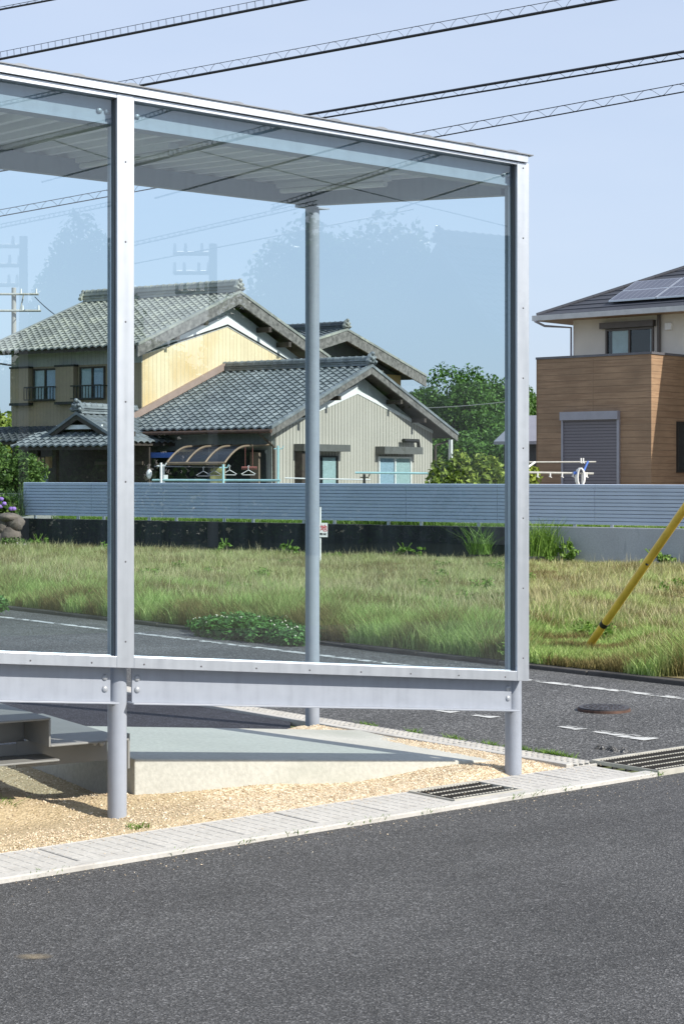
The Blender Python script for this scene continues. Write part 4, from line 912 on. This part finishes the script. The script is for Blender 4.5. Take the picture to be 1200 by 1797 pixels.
# --- drying rack in front of the brown house
dr = empty('drying_rack', at(1000, 845, 38.5), 'steel drying rack with white pegs and blue clips above the fence', 'drying rack'); Yd = 38.5
b = MB(); b.tube([at(928, 811, Yd), at(1045, 810.5, Yd)], .016, 8); b.build('rail', m_steel, dr)
b = MB(); b.tube([at(920, 829, Yd-.3), at(1041, 831, Yd-.3)], .022, 8); b.build('rail', m_steel, dr)
b = MB(); b.tube([at(1031, 810, Yd), at(1022, 830, Yd-.3)], .022, 8); b.build('arm', m_blue, dr)
b = MB(); b.tube([at(938, 811, Yd), at(915, 828, Yd-.3)], .022, 8); b.build('arm', m_white, dr)
for x in (920, 940): 
    b = MB(); p = at(x, 828, Yd-.3); 
for x in (1022,):
    p = at(x, 829, Yd-.3); b = MB(); b.tube([(p.x, p.y, .62), p], .03, 8); b.build('upright', m_white, dr)
b = MB(); p = at(930, 829, Yd-.3); b.tube([(p.x-.2, p.y, .62), (p.x-.2, p.y, p.z)], .03, 8); b.build('upright', m_white, dr)
for x, y in ((943, 833), (965, 833), (986, 833), (1005, 832.5), (1029, 833), (1019, 808), (1023, 808)):
    b = MB(); p = at(x, y, Yd-.3); b.box(p.x-.012, p.x+.012, p.y-.02, p.y+.02, p.z-.05, p.z+.05); b.tube([p+Vector((-.03, 0, -.03)), p+Vector((.03, 0, -.06))], .01, 5); b.build('peg', m_white, dr)
b = MB(); c = at(1018, 836, Yd-.35)
for i in range(7): 
    q = [c+Vector((.10*math.cos(t)*(1-.05*i), -.02*i+.06, -.02+.19*math.sin(t))) for t in np.linspace(0, 2*PI, 15)]; b.tube(q, .018, 6)
tag(b.build('rope_coil', m_white), 'white rope coil hanging on the drying rack', 'rope')
b = MB(); p = at(1010, 830, Yd-.35); b.box(p.x-.05, p.x+.05, p.y-.03, p.y+.03, p.z-.03, p.z+.03); b.build('clip', m_blue, dr)
b = MB(); b.box(at(985, 0, 46).x-.05, at(985, 0, 46).x+.05, 45.95, 46.05, .6, .7) if False else None
# ------------------------------------------------------------------ foliage
def leaves(name, blobs, n, size, mat, parent=None, loc=(0, 0, 0), up=.35, aspect=.55, shell=.55):
    vol = np.array([b[1]*b[2]*b[3] for b in blobs])**.8; vol = vol/vol.sum(); bi = rng.choice(len(blobs), n, p=vol); B = np.array([[*b[0], b[1], b[2], b[3]] for b in blobs])[bi]
    d = rng.normal(size=(n, 3)); d /= np.linalg.norm(d, axis=1)[:, None]; r = (shell+(1.04-shell)*rng.random(n)**.7)
    r *= 1+.10*np.sin(d[:, 0]*9+bi)*np.sin(d[:, 2]*8+bi*2)
    C = B[:, :3]+d*r[:, None]*B[:, 3:]; a = rng.normal(size=(n, 3))*.8+d*.7+np.array([0, 0, up]); a /= np.linalg.norm(a, axis=1)[:, None]
    t = np.cross(a, rng.normal(size=(n, 3))); t /= np.linalg.norm(t, axis=1)[:, None]; q = np.cross(a, t); s = size*(.6+.8*rng.random(n))[:, None]
    V = np.stack([C-t*s, C-q*s*aspect+a*s*.12, C+t*s, C+q*s*aspect+a*s*.12], 1).reshape(-1, 3); Q = np.arange(4*n).reshape(n, 4)
    return npmesh(name, V, Q, mat, parent, loc)
def lumpy(c, rx, ry, rz, k, sub=.30):
    k = int(k*1.8); out = [((c[0], c[1], c[2]), rx*.66, ry*.66, rz*.66)]
    for i in range(k):
        th = random.uniform(0, 2*PI); u = random.uniform(-.6, 1); w_ = math.sqrt(max(0, 1-u*u)); f = random.uniform(.50, .80); s = sub*random.uniform(.6, 1.35)
        out.append(((c[0]+rx*f*w_*math.cos(th), c[1]+ry*f*w_*math.sin(th), c[2]+rz*f*u), rx*s, ry*s, rz*s))
    return out
def tree(name, base, hgt, rx, rz, n, size, mat, label, cat='tree', k=16, group=None, trunk=.5, zc=None, sub=.30):
    t = empty(name, base, label, cat, group); top = base.z+hgt; c = (base.x, base.y, top-rz*1.02 if zc is None else zc)
    b = MB(); b.tube([base, base+Vector((.05*rx, 0, (c[2]-base.z)*.5)), Vector((c[0]-.03*rx, c[1], c[2]))], [rx*.075+.03, rx*.06+.02, rx*.03+.01], 8)
    bl = lumpy(c, rx, rx*.9, rz, k, sub)
    for q in bl[1:]:
        if random.random() < .6:
            st_ = base.lerp(Vector(c), random.uniform(.4, .9)); e = Vector(q[0]); b.tube([st_, st_.lerp(e, .5)+Vector((0, 0, .05*rx)), e], [rx*.035+.01, rx*.02+.008, .008], 6)
    b.build('trunk', m_bark, t); leaves('crown', bl, n, size, mat, t); return t
def gpt(px, Y, z=.6): return Vector(((px-HX)/F*Y, Y, z))
tg = 'evergreen trees behind the fence'
for px, Y, top, rx, lab in ((800, 78, 640, 2.6, 'tallest dark evergreen tree between the grey gable and the pavilion post'), (735, 82, 672, 2.3, 'dark evergreen tree close behind the right end of the grey gable roof'), (868, 80, 664, 2.4, 'round evergreen tree just left of the right pavilion post'), (940, 84, 676, 2.2, 'evergreen tree showing between the pavilion post and the brown house')):
    z = at(0, top, Y).z; tree('evergreen_tree', gpt(px, Y), z-.6, rx, (z-.6)*.52, 24000, .085, m_oak, lab, 'tree', 20, tg)
tree('evergreen_tree', gpt(775, 74), 2.9, 2.2, 1.5, 12000, .08, m_oak, 'low evergreen tree in front of the taller ones behind the grey gable', 'tree', 14, tg)
tree('evergreen_tree', gpt(845, 73), 2.9, 2.0, 1.5, 12000, .08, m_oak, 'low evergreen tree behind the citrus shrub and the right post', 'tree', 14, tg)
for px, Y, top, rx, lab in ((795, 42, 788, .62, 'yellow green citrus shrub beside the corner of the grey gable'), (846, 42.5, 783, .70, 'yellow green citrus shrub against the right pavilion post'), (905, 43, 800, .66, 'yellow green citrus shrub behind the right pavilion post')):
    z = at(0, top, Y).z; tree('citrus_shrub', gpt(px, Y), z-.6, rx, (z-.6)*.56, 3200, .065, m_citrus, lab, 'shrub', 14, 'citrus shrubs behind the fence')
z = at(0, 776, 44).z; tree('garden_tree', gpt(30, 44), z-.6, .82, (z-.6)*.54, 4200, .05, m_bush, 'bushy green garden tree in front of the entrance, left edge', 'tree', 16)
tree('garden_tree', gpt(-25, 46), 2.2, .9, 1.2, 3500, .055, m_bush, 'darker garden tree cut by the left edge of the picture', 'tree', 14)
for px, Y, top in ((-10, 66, 705), (22, 68, 722)):
    z = at(0, top, Y).z; tree('evergreen_tree', gpt(px, Y), z-.6, 1.3, (z-.6)*.5, 3500, .12, m_citrus, ['leafy tree at the left edge beyond the old house', 'leafy tree peeping past the left corner of the old house'][px > 0], 'tree', 12)
# far tree belt and hills
ht = MB()
for i in range(80):
    a0 = -900+i*22.5
hb = MB(); n = 90; pts_ = [(-1100+i*25, 1500+60*math.sin(i*.7), 12+26*abs(math.sin(i*.19))+10*math.sin(i*.53)) for i in range(n)]
for i in range(n-1):
    (xa_, ya_, za_), (xb_, yb_, zb2) = pts_[i], pts_[i+1]
    hb.face((xa_, ya_, -1), (xb_, yb_, -1), (xb_, yb_+120, zb2), (xa_, ya_+120, za_)); hb.face((xa_, ya_+120, za_), (xb_, yb_+120, zb2), (xb_, yb_+400, -1), (xa_, ya_+400, -1))
struct(hb.build('hills', plain('wooded hills', (.05, .08, .05), .9, 0, .3, .02), loc=(0, 1500, 0), smooth=True))
bl = []
for i in range(60): x = -75+i*2.6; bl.append(((x, 135+random.uniform(-8, 8), 1.2+random.uniform(0, .8)), 2.4, 2, 1.9+random.random()*1.2))
tag(leaves('tree_belt', bl, 16000, .35, m_oak), 'distant belt of low trees behind the houses', 'trees', kind='stuff')
# clover mound
cc = (gnd(420, 1112, .07))
bl = []
for i in range(46):
    u = random.uniform(-1, 1); v = random.uniform(-1, 1); p = cc+Vector((G2.x, G2.y, 0))*(u*1.0-.14)+Vector((G1.x, G1.y, 0))*(v*.26+.27); bl.append(((p.x, p.y, .07), .15, .15, (.125+.06*random.random())*(1-.6*abs(u)**1.6)))
cl = empty('clover_mound', (cc.x, cc.y, .07), 'dense dark green clover mound with small white flowers at the kerb', 'clover')
leaves('foliage', bl, 17000, .019, m_clover, cl, up=1.2, aspect=.9, shell=.75)
fl = MB()
for i in range(80):
    q = random.choice(bl); a = random.uniform(0, 6.3); r = math.sqrt(random.random()); x = q[0][0]+q[1]*r*math.cos(a); y = q[0][1]+q[1]*r*math.sin(a); zz = q[0][2]+q[3]*math.sqrt(max(0, 1-r*r))+.025; fl.ball((x, y, zz-.012), .0085, .0085, .008, 6, 4)
fl.build('flowers', m_petal, cl)
# field grass
def grass(n, sample, hf, wd, lean=.35):
    P_ = np.array([sample() for _ in range(n)]); hgt = np.array([hf(*p[:2]) for p in P_])*(.55+.9*rng.random(n)); az = rng.random(n)*6.283; w_ = wd*(.6+.8*rng.random(n))
    side = np.stack([np.cos(az), np.sin(az), 0*az], 1)*w_[:, None]/2; la = rng.random(n)*6.283; ld = np.stack([np.cos(la), np.sin(la), 0*la], 1)*(hgt*lean*(.3+rng.random(n)*1.3))[:, None]; Z = np.stack([0*hgt, 0*hgt, hgt], 1)
    m = P_+ld*.3+Z*.55; t = P_+ld+Z
    V = np.stack([P_-side, P_+side, m+side*.8, m-side*.8, t+side*.15, t-side*.15], 1).reshape(-1, 3); i = np.arange(n)[:, None]*6; Q = np.concatenate([i+np.array([[0, 1, 2, 3]]), i+np.array([[3, 2, 4, 5]])])
    return V, Q
cosA = None
D1 = (W0-K0).dot(G1)
def fsample():
    while True:
        y = random.uniform(14, 41) if random.random() < .62 else random.uniform(14, 24); px = random.uniform(-60, 1260); x = (px-HX)/F*y; p = Vector((x, y))
        if (p-K0).dot(G1) > .075 and (p-W0).dot(B1) < -.03: d = (p-K0).dot(G1); return (x, y, .04-.10*min(1, d/20))
def hfun(x, y):
    d = (Vector((x, y))-K0).dot(G1); s = math.sin(x*1.9+y*.7)*math.sin(y*1.3-x*.5)
    near = .17*math.exp(-max(0, d-.3)/2.4); s2 = math.sin(x*6.1+y*2.3)*math.sin(y*5.1-x*3.7); dw = -(Vector((x, y))-W0).dot(B1); gq = Vector((x-2.08, (y-15.75)*.42)).length; cl_ = .3+.7*min(1, max(0, gq-.35)/.5); return cl_*max(.05, (.085+near+.05*s+.045*s2)*(.55+.45*min(1, d/.5))*(.6+.4*min(1, dw/2)))
V, Q = grass(520000, fsample, hfun, .0062, .55)
tag(npmesh('field_grass', V, Q, m_grass, loc=(0, 20, 0)), 'tall wild grass, green near the kerb and dry straw further back', 'grass', kind='stuff')
fw = []
for _ in range(70):
    q = fsample(); k_ = random.uniform(.04, .12)
    for __ in range(4): fw.append(((q[0]+random.uniform(-.12, .12), q[1]+random.uniform(-.12, .12), q[2]+.06+k_*.6), .09, .09, k_))
tag(leaves('field_weeds', fw, 6500, .024, m_weed, loc=(0, 20, 0), shell=.1), 'small bright green leafy weeds scattered through the wild grass', 'weeds', kind='stuff')
def ssample():
    while True:
        q = fsample(); d = (Vector(q[:2])-K0).dot(G1)
        if d > 1.0 and math.sin(q[0]*1.3+q[1]*.9)+math.sin(q[0]*.7-q[1]*1.7) > -.6: return q
V, Q = grass(20000, ssample, lambda x, y: hfun(x, y)*1.3+.04, .005, .3)
tag(npmesh('field_seed_heads', V, Q, plain('dry seed stalk', (.44, .41, .23), .8, 0, .3, 3), loc=(0, 20, 0)), 'pale dry seed stalks standing over the wild grass', 'grass', kind='stuff')
def lsample():
    k = random.uniform(-6, 15); p = LW(k, random.uniform(.14, .9)); return (p.x, p.y, .6)
V, Q = grass(26000, lsample, lambda x, y: .05+.05*max(0, math.sin(x*1.7)+math.sin(x*.6+1)), .012, .8)
tag(npmesh('garden_grass', V, Q, m_weed, loc=(0, 35, .6)), 'strip of low green weeds behind the slat fence', 'grass', kind='stuff')
def clump(base, n, hgt, rad, mat, name, label, cat='weed', group=None, wd=.02, lean=.6, leafy=0):
    def smp():
        a = random.uniform(0, 6.3); r = rad*math.sqrt(random.random()); return (base.x+r*math.cos(a), base.y+r*math.sin(a), base.z)
    V, Q = grass(n, smp, lambda x, y: hgt, wd, lean); o = npmesh(name, V, Q, mat, loc=base); tag(o, label, cat, group)
    return o
def wp(px, off=-.35): k = wallk(px); p = LW(k, off); return Vector((p.x, p.y, .1))
clump(wp(960), 420, .50, .34, m_weed, 'grass_clump', 'tall fountain of green grass against the light concrete wall by the post', wd=.016, lean=.45)
clump(wp(858), 120, .45, .22, m_weed, 'grass_clump', 'arching grass clump against the dark wall left of the post', wd=.016, lean=.8)
def weed(px, top, label, r=.2, n=500):
    b_ = wp(px, -.3); h_ = max(.2, at(0, top, b_.y).z-.1); t = empty('leafy_weed', b_, label, 'weed', 'weeds along the retaining wall'); s = MB()
    for i in range(4): a = random.uniform(0, 6.3); s.tube([b_, b_+Vector((r*.5*math.cos(a), r*.5*math.sin(a), h_*.9))], .008, 5)
    s.build('stems', m_weed, t); leaves('foliage', [((b_.x+random.uniform(-r, r)*1.1, b_.y+random.uniform(-r, r)*.5, h_*random.uniform(.1, .85)), r*random.uniform(.18, .4), r*.3, h_*random.uniform(.12, .25)) for _ in range(9)], n//2, .04, m_weed, t, shell=.1)
weed(1003, 938, 'leafy weed against the light wall right of the grass fountain', .22); weed(410, 952, 'small bright weed in front of the dark wall, left of the rear column', .18, 260); weed(724, 968, 'low bright weed below the dark wall, right of the rear column', .28, 400)
weed(520, 968, 'low green weed beside the notice board pole', .22, 300); weed(84, 958, 'low weed near the left end of the dark wall', .2, 250); weed(1160, 975, 'low weeds at the light wall near the yellow guy cover', .35, 500)
b_ = gnd(-4, 1074, .05); leaves_o = empty('leafy_weed', b_, 'round green weed at the kerb, left edge', 'weed'); leaves('foliage', [((b_.x, b_.y+.1, .13), .11, .11, .10)], 450, .025, m_clover, leaves_o, shell=.2)
# small tufts along gutter and side road
tuft = []
tspots = [(100, 1540), (322, 1498), (430, 1474), (510, 1462), (610, 1449), (660, 1442), (745, 1425), (848, 1391), (885, 1386), (982, 1385), (1110, 1358)]
for i, (x, y) in enumerate(tspots):
    b0 = gnd(x, y, .0); q = b0.xy; q = q-M1*((q-E0).dot(M1))+M1*.01; b0 = Vector((q.x, q.y, .0))
    def smp(): u = max(-.09, min(.09, random.gauss(0, .045))); return (b0.x+G1.x*u, b0.y+G1.y*u+random.uniform(-.012, .012), 0)
    V, Q = grass(45, smp, lambda a, c: .022, .006, .9); o = npmesh('grass_tuft', V, Q, m_weed, loc=b0); tag(o, 'small green grass tuft in the seam between near road and gutter', 'grass tuft', 'grass tufts along the near gutter')
for (x, y) in [(725, 1289), (820, 1297), (915, 1303), (970, 1308), (990, 1312), (1025, 1317), (1046, 1322), (1052, 1323), (1130, 1305), (620, 1278)]:
    b0 = gnd(x, y)
    q = b0.xy; q = q-G1*((q-RG0).dot(G1))+G1*.115; b0 = Vector((q.x, q.y, 0))
    def smp(): u = max(-.09, min(.09, random.gauss(0, .045))); return (b0.x+G2.x*u, b0.y+G2.y*u, 0)
    V, Q = grass(70, smp, lambda a, c: .03, .006, .9); o = npmesh('grass_tuft', V, Q, m_weed, loc=b0); tag(o, 'small green weed tuft beside the narrow channel grates of the side road', 'grass tuft', 'grass tufts along the side road')
clump(gnd(243, 1454, .01), 60, .022, .05, m_weed, 'grass_tuft', 'flat green tuft in the gravel at the foot of the left column', 'grass tuft', wd=.006, lean=1.2)
clump(gnd(3, 1425, .03), 80, .05, .05, m_weed, 'grass_tuft', 'green tuft on the bare earth at the left edge', 'grass tuft', wd=.007, lean=1)
# broken asphalt lump by the side-road gutter
b = MB(frr); c = gnd(1075, 1318); cl_ = Vector((c.x, c.y))-RG0; x0 = cl_.dot(G2); y0 = cl_.dot(G1); nx, ny = 26, 8; n0 = len(b.v)
for i in range(nx):
    for j in range(ny):
        e = min(i, nx-1-i, j*2.2, (ny-1-j)*2.2)/3; h = -.01+min(1, e)*(.022+.012*math.sin(i*.9+j))+random.uniform(-.006, .006)*(e > 0)
        b.v.append(frr((x0-.16+.32*i/(nx-1)+random.uniform(-.004, .004), y0-.05+.10*j/(ny-1)+.012*math.sin(i*1.1), h)))
for i in range(nx-1):
    for j in range(ny-1): b.f.append((i*ny+j, (i+1)*ny+j, (i+1)*ny+j+1, i*ny+j+1))
tag(b.build('broken_kerb', m_asph2), 'broken dark asphalt lump where the channel grates meet the wide grate', 'rubble')
# rocks, hydrangea, mesh fence at left
rg = 'rocks left of the retaining wall'
for x, y, rx, rz, lab in ((18, 942, .24, .24, 'large rounded brown rock at the foot of the left garden'), (28, 918, .20, .18, 'dark brown rock against the end of the stained wall'), (4, 922, .16, .2, 'pale brown rock at the left edge above the large one'), (6, 945, .18, .18, 'grey rock cut by the left edge'), (16, 908, .26, .1, 'flat rock on top of the garden rocks')):
    p = at(x, y, 40.2); b = MB(); b.ball(p, rx, rx*.9, rz, 14, 9, .10); tag(b.build('garden_rock', m_rock, smooth=True), lab, 'rock', rg)
b = MB(); 
for x, y in ((2, 950), (14, 960), (-12, 945)): p = at(x, y, 40.8); b.ball(p, .3, .3, .32, 12, 8, .1)
p = at(-60, 930, 41.2); b.box(p.x-2, p.x+1.35, p.y, p.y+.4, -.1, .56); tag(b.build('rock_bank', m_rock), 'brown earth and stone bank behind the garden rocks', 'bank')
hy = empty('hydrangea', at(8, 900, 40.6), 'hydrangea with purple flower heads above the garden rocks', 'shrub'); p = at(4, 885, 40.6)
leaves('foliage', [(tuple(p), .35, .25, .22), ((p.x+.2, p.y, p.z-.12), .2, .2, .15)], 900, .045, m_bush, hy, shell=.2)
for x, y in ((3, 876), (8, 884), (20, 893), (1, 889), (25, 893)): q = at(x, y, 40.3); b = MB(); b.ball(q, .055, .055, .045, 8, 6, .15); b.build('flower_head', m_purple, hy)
clump(at(30, 905, 40.8), 300, .45, .25, leafmat('dark grass', (.02, .05, .015), (.06, .12, .03)), 'grass_clump', 'dark leafy grass between hydrangea and fence', wd=.02, lean=.5)
pf = empty('flower_bed', at(20, 962, 39.5), 'pale pink ground flowers at the foot of the rocks', 'flowers'); b = MB()
for i in range(60): q = at(random.uniform(-5, 46), random.uniform(953, 965), 39.5+random.uniform(-.2, .2)); b.ball(q, .022, .022, .018, 6, 4)
b.build('blossoms', m_pinkf, pf); q = at(20, 962, 39.5); leaves('foliage', [((q.x, q.y, .1), .4, .2, .12)], 500, .03, m_bush, pf, shell=.2)
mf = empty('mesh_fence', at(20, 880, 41.5), 'thin wire mesh fence left of the slat fence', 'fence'); b = MB()
p = at(-30, 866, 41.5); q = at(38, 866, 41.5)
for z in np.linspace(.66, p.z, 5): b.tube([(p.x, p.y, z), (q.x, q.y, z)], .006, 4)
for x in np.linspace(p.x, q.x, 20): b.tube([(x, p.y, .6), (x, p.y, p.z)], .005, 4)
b.build('mesh', m_greymetal, mf)
# ------------------------------------------------------------------ utility pole and overhead cables
def upole(base, top, arms, name, label, r=.16, mat=m_pole, adir=(1, 0), group=None):
    t = empty(name, base, label, 'utility pole', group); b = MB(); b.tube([base, Vector((base.x, base.y, top))], [r*1.35, r], 14); b.build('pole', mat, t); a = Vector((adir[0], adir[1], 0))
    for z, ln, off in arms:
        q = MB(); c = Vector((base.x, base.y, z))+a*off; q.tube([c-a*ln/2+Vector((0, -.2, 0)), c+a*ln/2+Vector((0, -.2, 0))], .05, 6); ar = q.build('cross_arm', m_steel, t)
        for u in (-.46, -.2, .2, .46): q = MB(); s = c+a*ln*u+Vector((0, -.2, 0)); q.tube([s, s+Vector((0, 0, .22))], [.045, .03], 8); q.build('insulator', m_white, ar)
    return t
pb = at(25, 831, 75); up1 = upole(Vector((pb.x, pb.y, .0)), at(25, 505, 75).z, [(at(0, 517, 75).z, 2.4, -.15), (at(0, 546, 75).z, 2.5, -.1)], 'utility_pole', 'weathered concrete utility pole with two cross arms beyond the old house', .095)
b = MB(); b.tube([at(36, 545, 75), at(42, 518, 75)], .03, 6); b.build('brace', m_steel, up1)
def sagline(p, q, sag, n=24):
    return [p.lerp(q, i/n)-Vector((0, 0, 4*sag*(i/n)*(1-i/n))) for i in range(n+1)]
def cable(name, parts, label, group):
    o = empty(name, parts[0][0][0], label, 'cable', group)
    for pts__, r, nm, mat in parts: b = MB(); b.tube(pts__, r, 6); b.build(nm, mat, o)
    return o
def spiral(a, c, pitch, off, amp, r, hang=False):
    """binding wire looping between two lines a->c (lists of points, lower and upper)"""
    b = MB(); Ltot = (a[-1]-a[0]).length; n = int(Ltot/pitch)
    def pos(line, u): f = u*(len(line)-1); i = min(int(f), len(line)-2); return line[i].lerp(line[i+1], f-i)
    if hang:
        P_ = []; dl = (a[-1]-a[0]).normalized()
        for i in range(n): u = (i+.5)/n; p = pos(a, u); q = pos(c, u); P_ += [q-dl*.03, q, p+dl*.005, p+dl*.02, q+dl*.005, q+dl*.03]
        b.tube(P_, r, 4, False)
    else:
        P_ = []
        for i in range(n*8+1):
            u = i/(n*8); p = pos(a, u); q = pos(c, u); f = .5-.5*math.cos(2*PI*i/8); side = (a[-1]-a[0]).normalized().cross(Vector((0, 0, 1))); P_.append(p.lerp(q, f*1.05)+side*amp*math.sin(2*PI*i/8))
        b.tube(P_, r, 4, False)
    return b
VPX = -3650
def ovh(y0a, xa_, ya_, xb_, yb_, Yc, sep, kind, label, r1, r2, top_thick=False, pitch=.55, ext=1.6):
    def P3(x, y): Yv = Yc*(600-VPX)/(x-VPX); return at(x, y, Yv)
    A_, B_ = P3(xa_, ya_), P3(xb_, yb_); d = B_-A_; A_, B_ = A_-d*ext*.5, B_+d*.35
    low = sagline(A_, B_, .0); upv = Vector((0, 0, sep)); up_ = [p+upv for p in low]
    o = empty('overhead_cable', low[0], label, 'cable', 'overhead cables above the pavilion')
    b = MB(); b.tube(low, r1, 6); b.build('cable', m_cable, o); b = MB(); b.tube(up_, r2, 5); b.build('messenger_wire', m_wire if not top_thick else m_cable, o)
    s = spiral(low, up_, pitch, 0, sep*.3, .0021, kind == 'hang')
    s.build('binding_wire', m_wire, o); return o
ovh(0, 0, 17, 90, 0, 19, .03, 'sp', 'short run of black cable crossing the upper left corner of the sky', .012, .004, False, .25, ext=14)
ovh(0, 0, 104, 520, 2, 18.6, .085, 'hang', 'black cable with ladder like hangers, upper left above the roof', .015, .0035, False, .115, 3)
ovh(0, 232, 153, 1070, 0, 18, .085, 'sp', 'thick black cable with looping wire rising to the top right', .014, .0035, False, .25, 1.6)
ovh(0, 560, 208, 1200, 102, 17.4, .055, 'sp', 'doubled heavy black cable just above the middle of the roof', .008, .013, True, .22, 3)
ovh(0, 750, 243, 1200, 161, 17, .07, 'sp', 'lowest thin cable pair with open loops above the roof corner', .0055, .004, False, .27, 5)
b = MB(); b.tube(sagline(at(-300, 560, 70), at(20, 641, 53.8), .2), .03, 6); tag(b.build('service_cable', m_cable), 'service cable running to the left corner of the old house', 'cable')
b = MB(); b.tube(sagline(at(62, 521, 75), at(108, 560, 61), .05), .02, 5); tag(b.build('service_cable', m_wire), 'thin cable slanting from the utility pole to the old roof', 'cable')
b = MB(); b.tube(sagline(at(672, 716, 62), at(925, 700, 58), .1), .012, 5); tag(b.build('service_cable', m_steel), 'thin pale cable in front of the evergreen trees', 'cable')
# ------------------------------------------------------------------ what stands across the road and shows only as reflections in the glass, plus one added hedge
def mirror(p):
    q = PF((0, .086, 0)); dd = (p-q).xy.dot(N); return Vector((p.x-2*dd*N.x, p.y-2*dd*N.y, p.z))
def rf(px, py, Y): return mirror(at(px, py, Y))
rg2 = 'trees across the near road'
for px, top, rx, lab in ((650, 385, 2.3, 'tall dark tree across the near road reflected in the glass'), (560, 405, 1.9, 'dark tree across the near road reflected by the rear column'), (480, 455, 1.9, 'lower dark tree across the near road reflected above the old roof'), (170, 405, 1.4, 'dark tree across the near road reflected in the left pane'), (120, 455, 1.2, 'low dark tree across the near road reflected far left'), (705, 420, 1.3, 'dark tree across the near road beside the reflected roof')):
    Y = 46; p = rf(px, top, Y); tree('roadside_tree', Vector((p.x, p.y, 0)), p.z, rx, p.z*.46, 24000, .10, m_oak, lab, 'tree', 18, rg2, sub=.42)
for i in range(8):
    p = rf(-40+i*115, 560+30*math.sin(i*2), 50); tree('roadside_tree', Vector((p.x, p.y, 0)), p.z, 1.8, p.z*.5, 4500, .12, m_oak, 'low bushy tree in the row across the near road, seen only in the glass', 'tree', 10, rg2)
bl = []
for i in range(90):
    p = rf(-250+i*15.5, 800, 43+1.2*math.sin(i*1.3)); bl.append(((p.x, p.y, .75), .55, .55, 1.0+.2*math.sin(i*2.1)))
p = rf(400, 800, 43); hg = empty('hedge', (p.x, p.y, 0), 'long clipped hedge added across the near road, blocking bright gaps seen in the glass', 'hedge'); leaves('foliage', bl, 16000, .09, m_oak, hg)  # unseen hedge, added to cover bright ground gaps in the reflection
q0 = rf(985, 440, 40); RF_ = Fr(q0.xy, (mirror(Vector((.82, .57, 0)))-mirror(Vector((0, 0, 0)))).xy, (mirror(Vector((-.57, .82, 0)))-mirror(Vector((0, 0, 0)))).xy)
rh = empty('roadside_house', RF_((1, 2, 0)), 'tiled house across the near road seen as a dark reflection by the right post', 'house')
b = MB(RF_); b.box(-.5, 6, .6, 6, 0, 3.7); b.build('wall', m_cream, rh)
gable_roof(RF_, rh, -.9, 6.5, 0, 3.2, 6.6, 3.6, 6.9, 3.6, m_tile_dark, m_wood_dark, .25, rh=.25)
for px, top, lab in ((374, 428, 'utility pole across the road reflected in the middle pane'), (42, 415, 'utility pole across the road reflected in the left pane')):
    Y = 40; p = rf(px, top, Y); dirx = (mirror(Vector((1, 0, 0)))-mirror(Vector((0, 0, 0)))).xy
    upole(Vector((p.x, p.y, 0)), p.z, [(p.z-.2, .9, -.25), (p.z-.62, .8, -.3), (p.z-1.05, .7, -.3)], 'utility_pole', lab, .09, m_pole, dirx)
def rcable(pts2, Y0, Y1, r, label, loops=0.0, ext=.12):
    A_, B_ = rf(*pts2[0], Y0), rf(*pts2[1], Y1); d = B_-A_; A_ -= d*ext; B_ += d*ext
    o = empty('roadside_cable', A_, label, 'cable', 'cables across the near road'); b = MB(); r *= .72; b.tube(sagline(A_, B_, .0), r, 6); b.build('cable', m_cable, o)
    if loops:
        low = sagline(A_, B_, 0); upl = [p+Vector((0, 0, loops)) for p in low]; b = MB(); b.tube(upl, .007, 5); b.build('messenger_wire', m_cable, o); spiral(low, upl, .12, 0, loops*.4, .004).build('binding_wire', m_cable, o)
rcable(((0, 266), (205, 216)), 24, 21, .026, 'heavy looped cable reflected in the left pane', .07, .03)
rcable(((235, 291), (500, 222)), 24, 21, .026, 'heavy looped cable reflected under the roof in the middle pane', .07, .03)
rcable(((245, 212), (312, 190)), 22, 21, .014, 'short cable reflected near the head rail', .05, .1)
rcable(((0, 186), (130, 158)), 22, 21, .014, 'thin cable reflected at the top of the left pane', .04, .3)
rcable(((110, 310), (205, 285)), 24, 23, .016, 'thin cable reflected low in the left pane', 0, .4)
rcable(((300, 340), (620, 252)), 24, 21, .017, 'thin cable reflected across the ceiling', 0, .1)
rcable(((490, 362), (760, 275)), 24, 21, .020, 'doubled cable reflected over the right ceiling', .05, .06)
rcable(((700, 365), (905, 300)), 24, 21, .018, 'cable reflected by the right post', 0, .03)
rcable(((350, 265), (880, 395)), 21, 24, .010, 'descending thin wire reflected across the ceiling', 0, .02)
rcable(((100, 248), (205, 282)), 21, 22, .010, 'descending thin wire reflected in the left pane', 0, .05)
rcable(((240, 430), (540, 362)), 26, 24, .012, 'faint cable reflected in the sky above the old roof', .05, .05)
rcable(((0, 400), (190, 362)), 26, 24, .012, 'faint cable reflected in the left pane sky', .05, .05)
rcable(((240, 462), (700, 372)), 26, 24, .012, 'lower faint cable reflected in the sky', 0, .05)
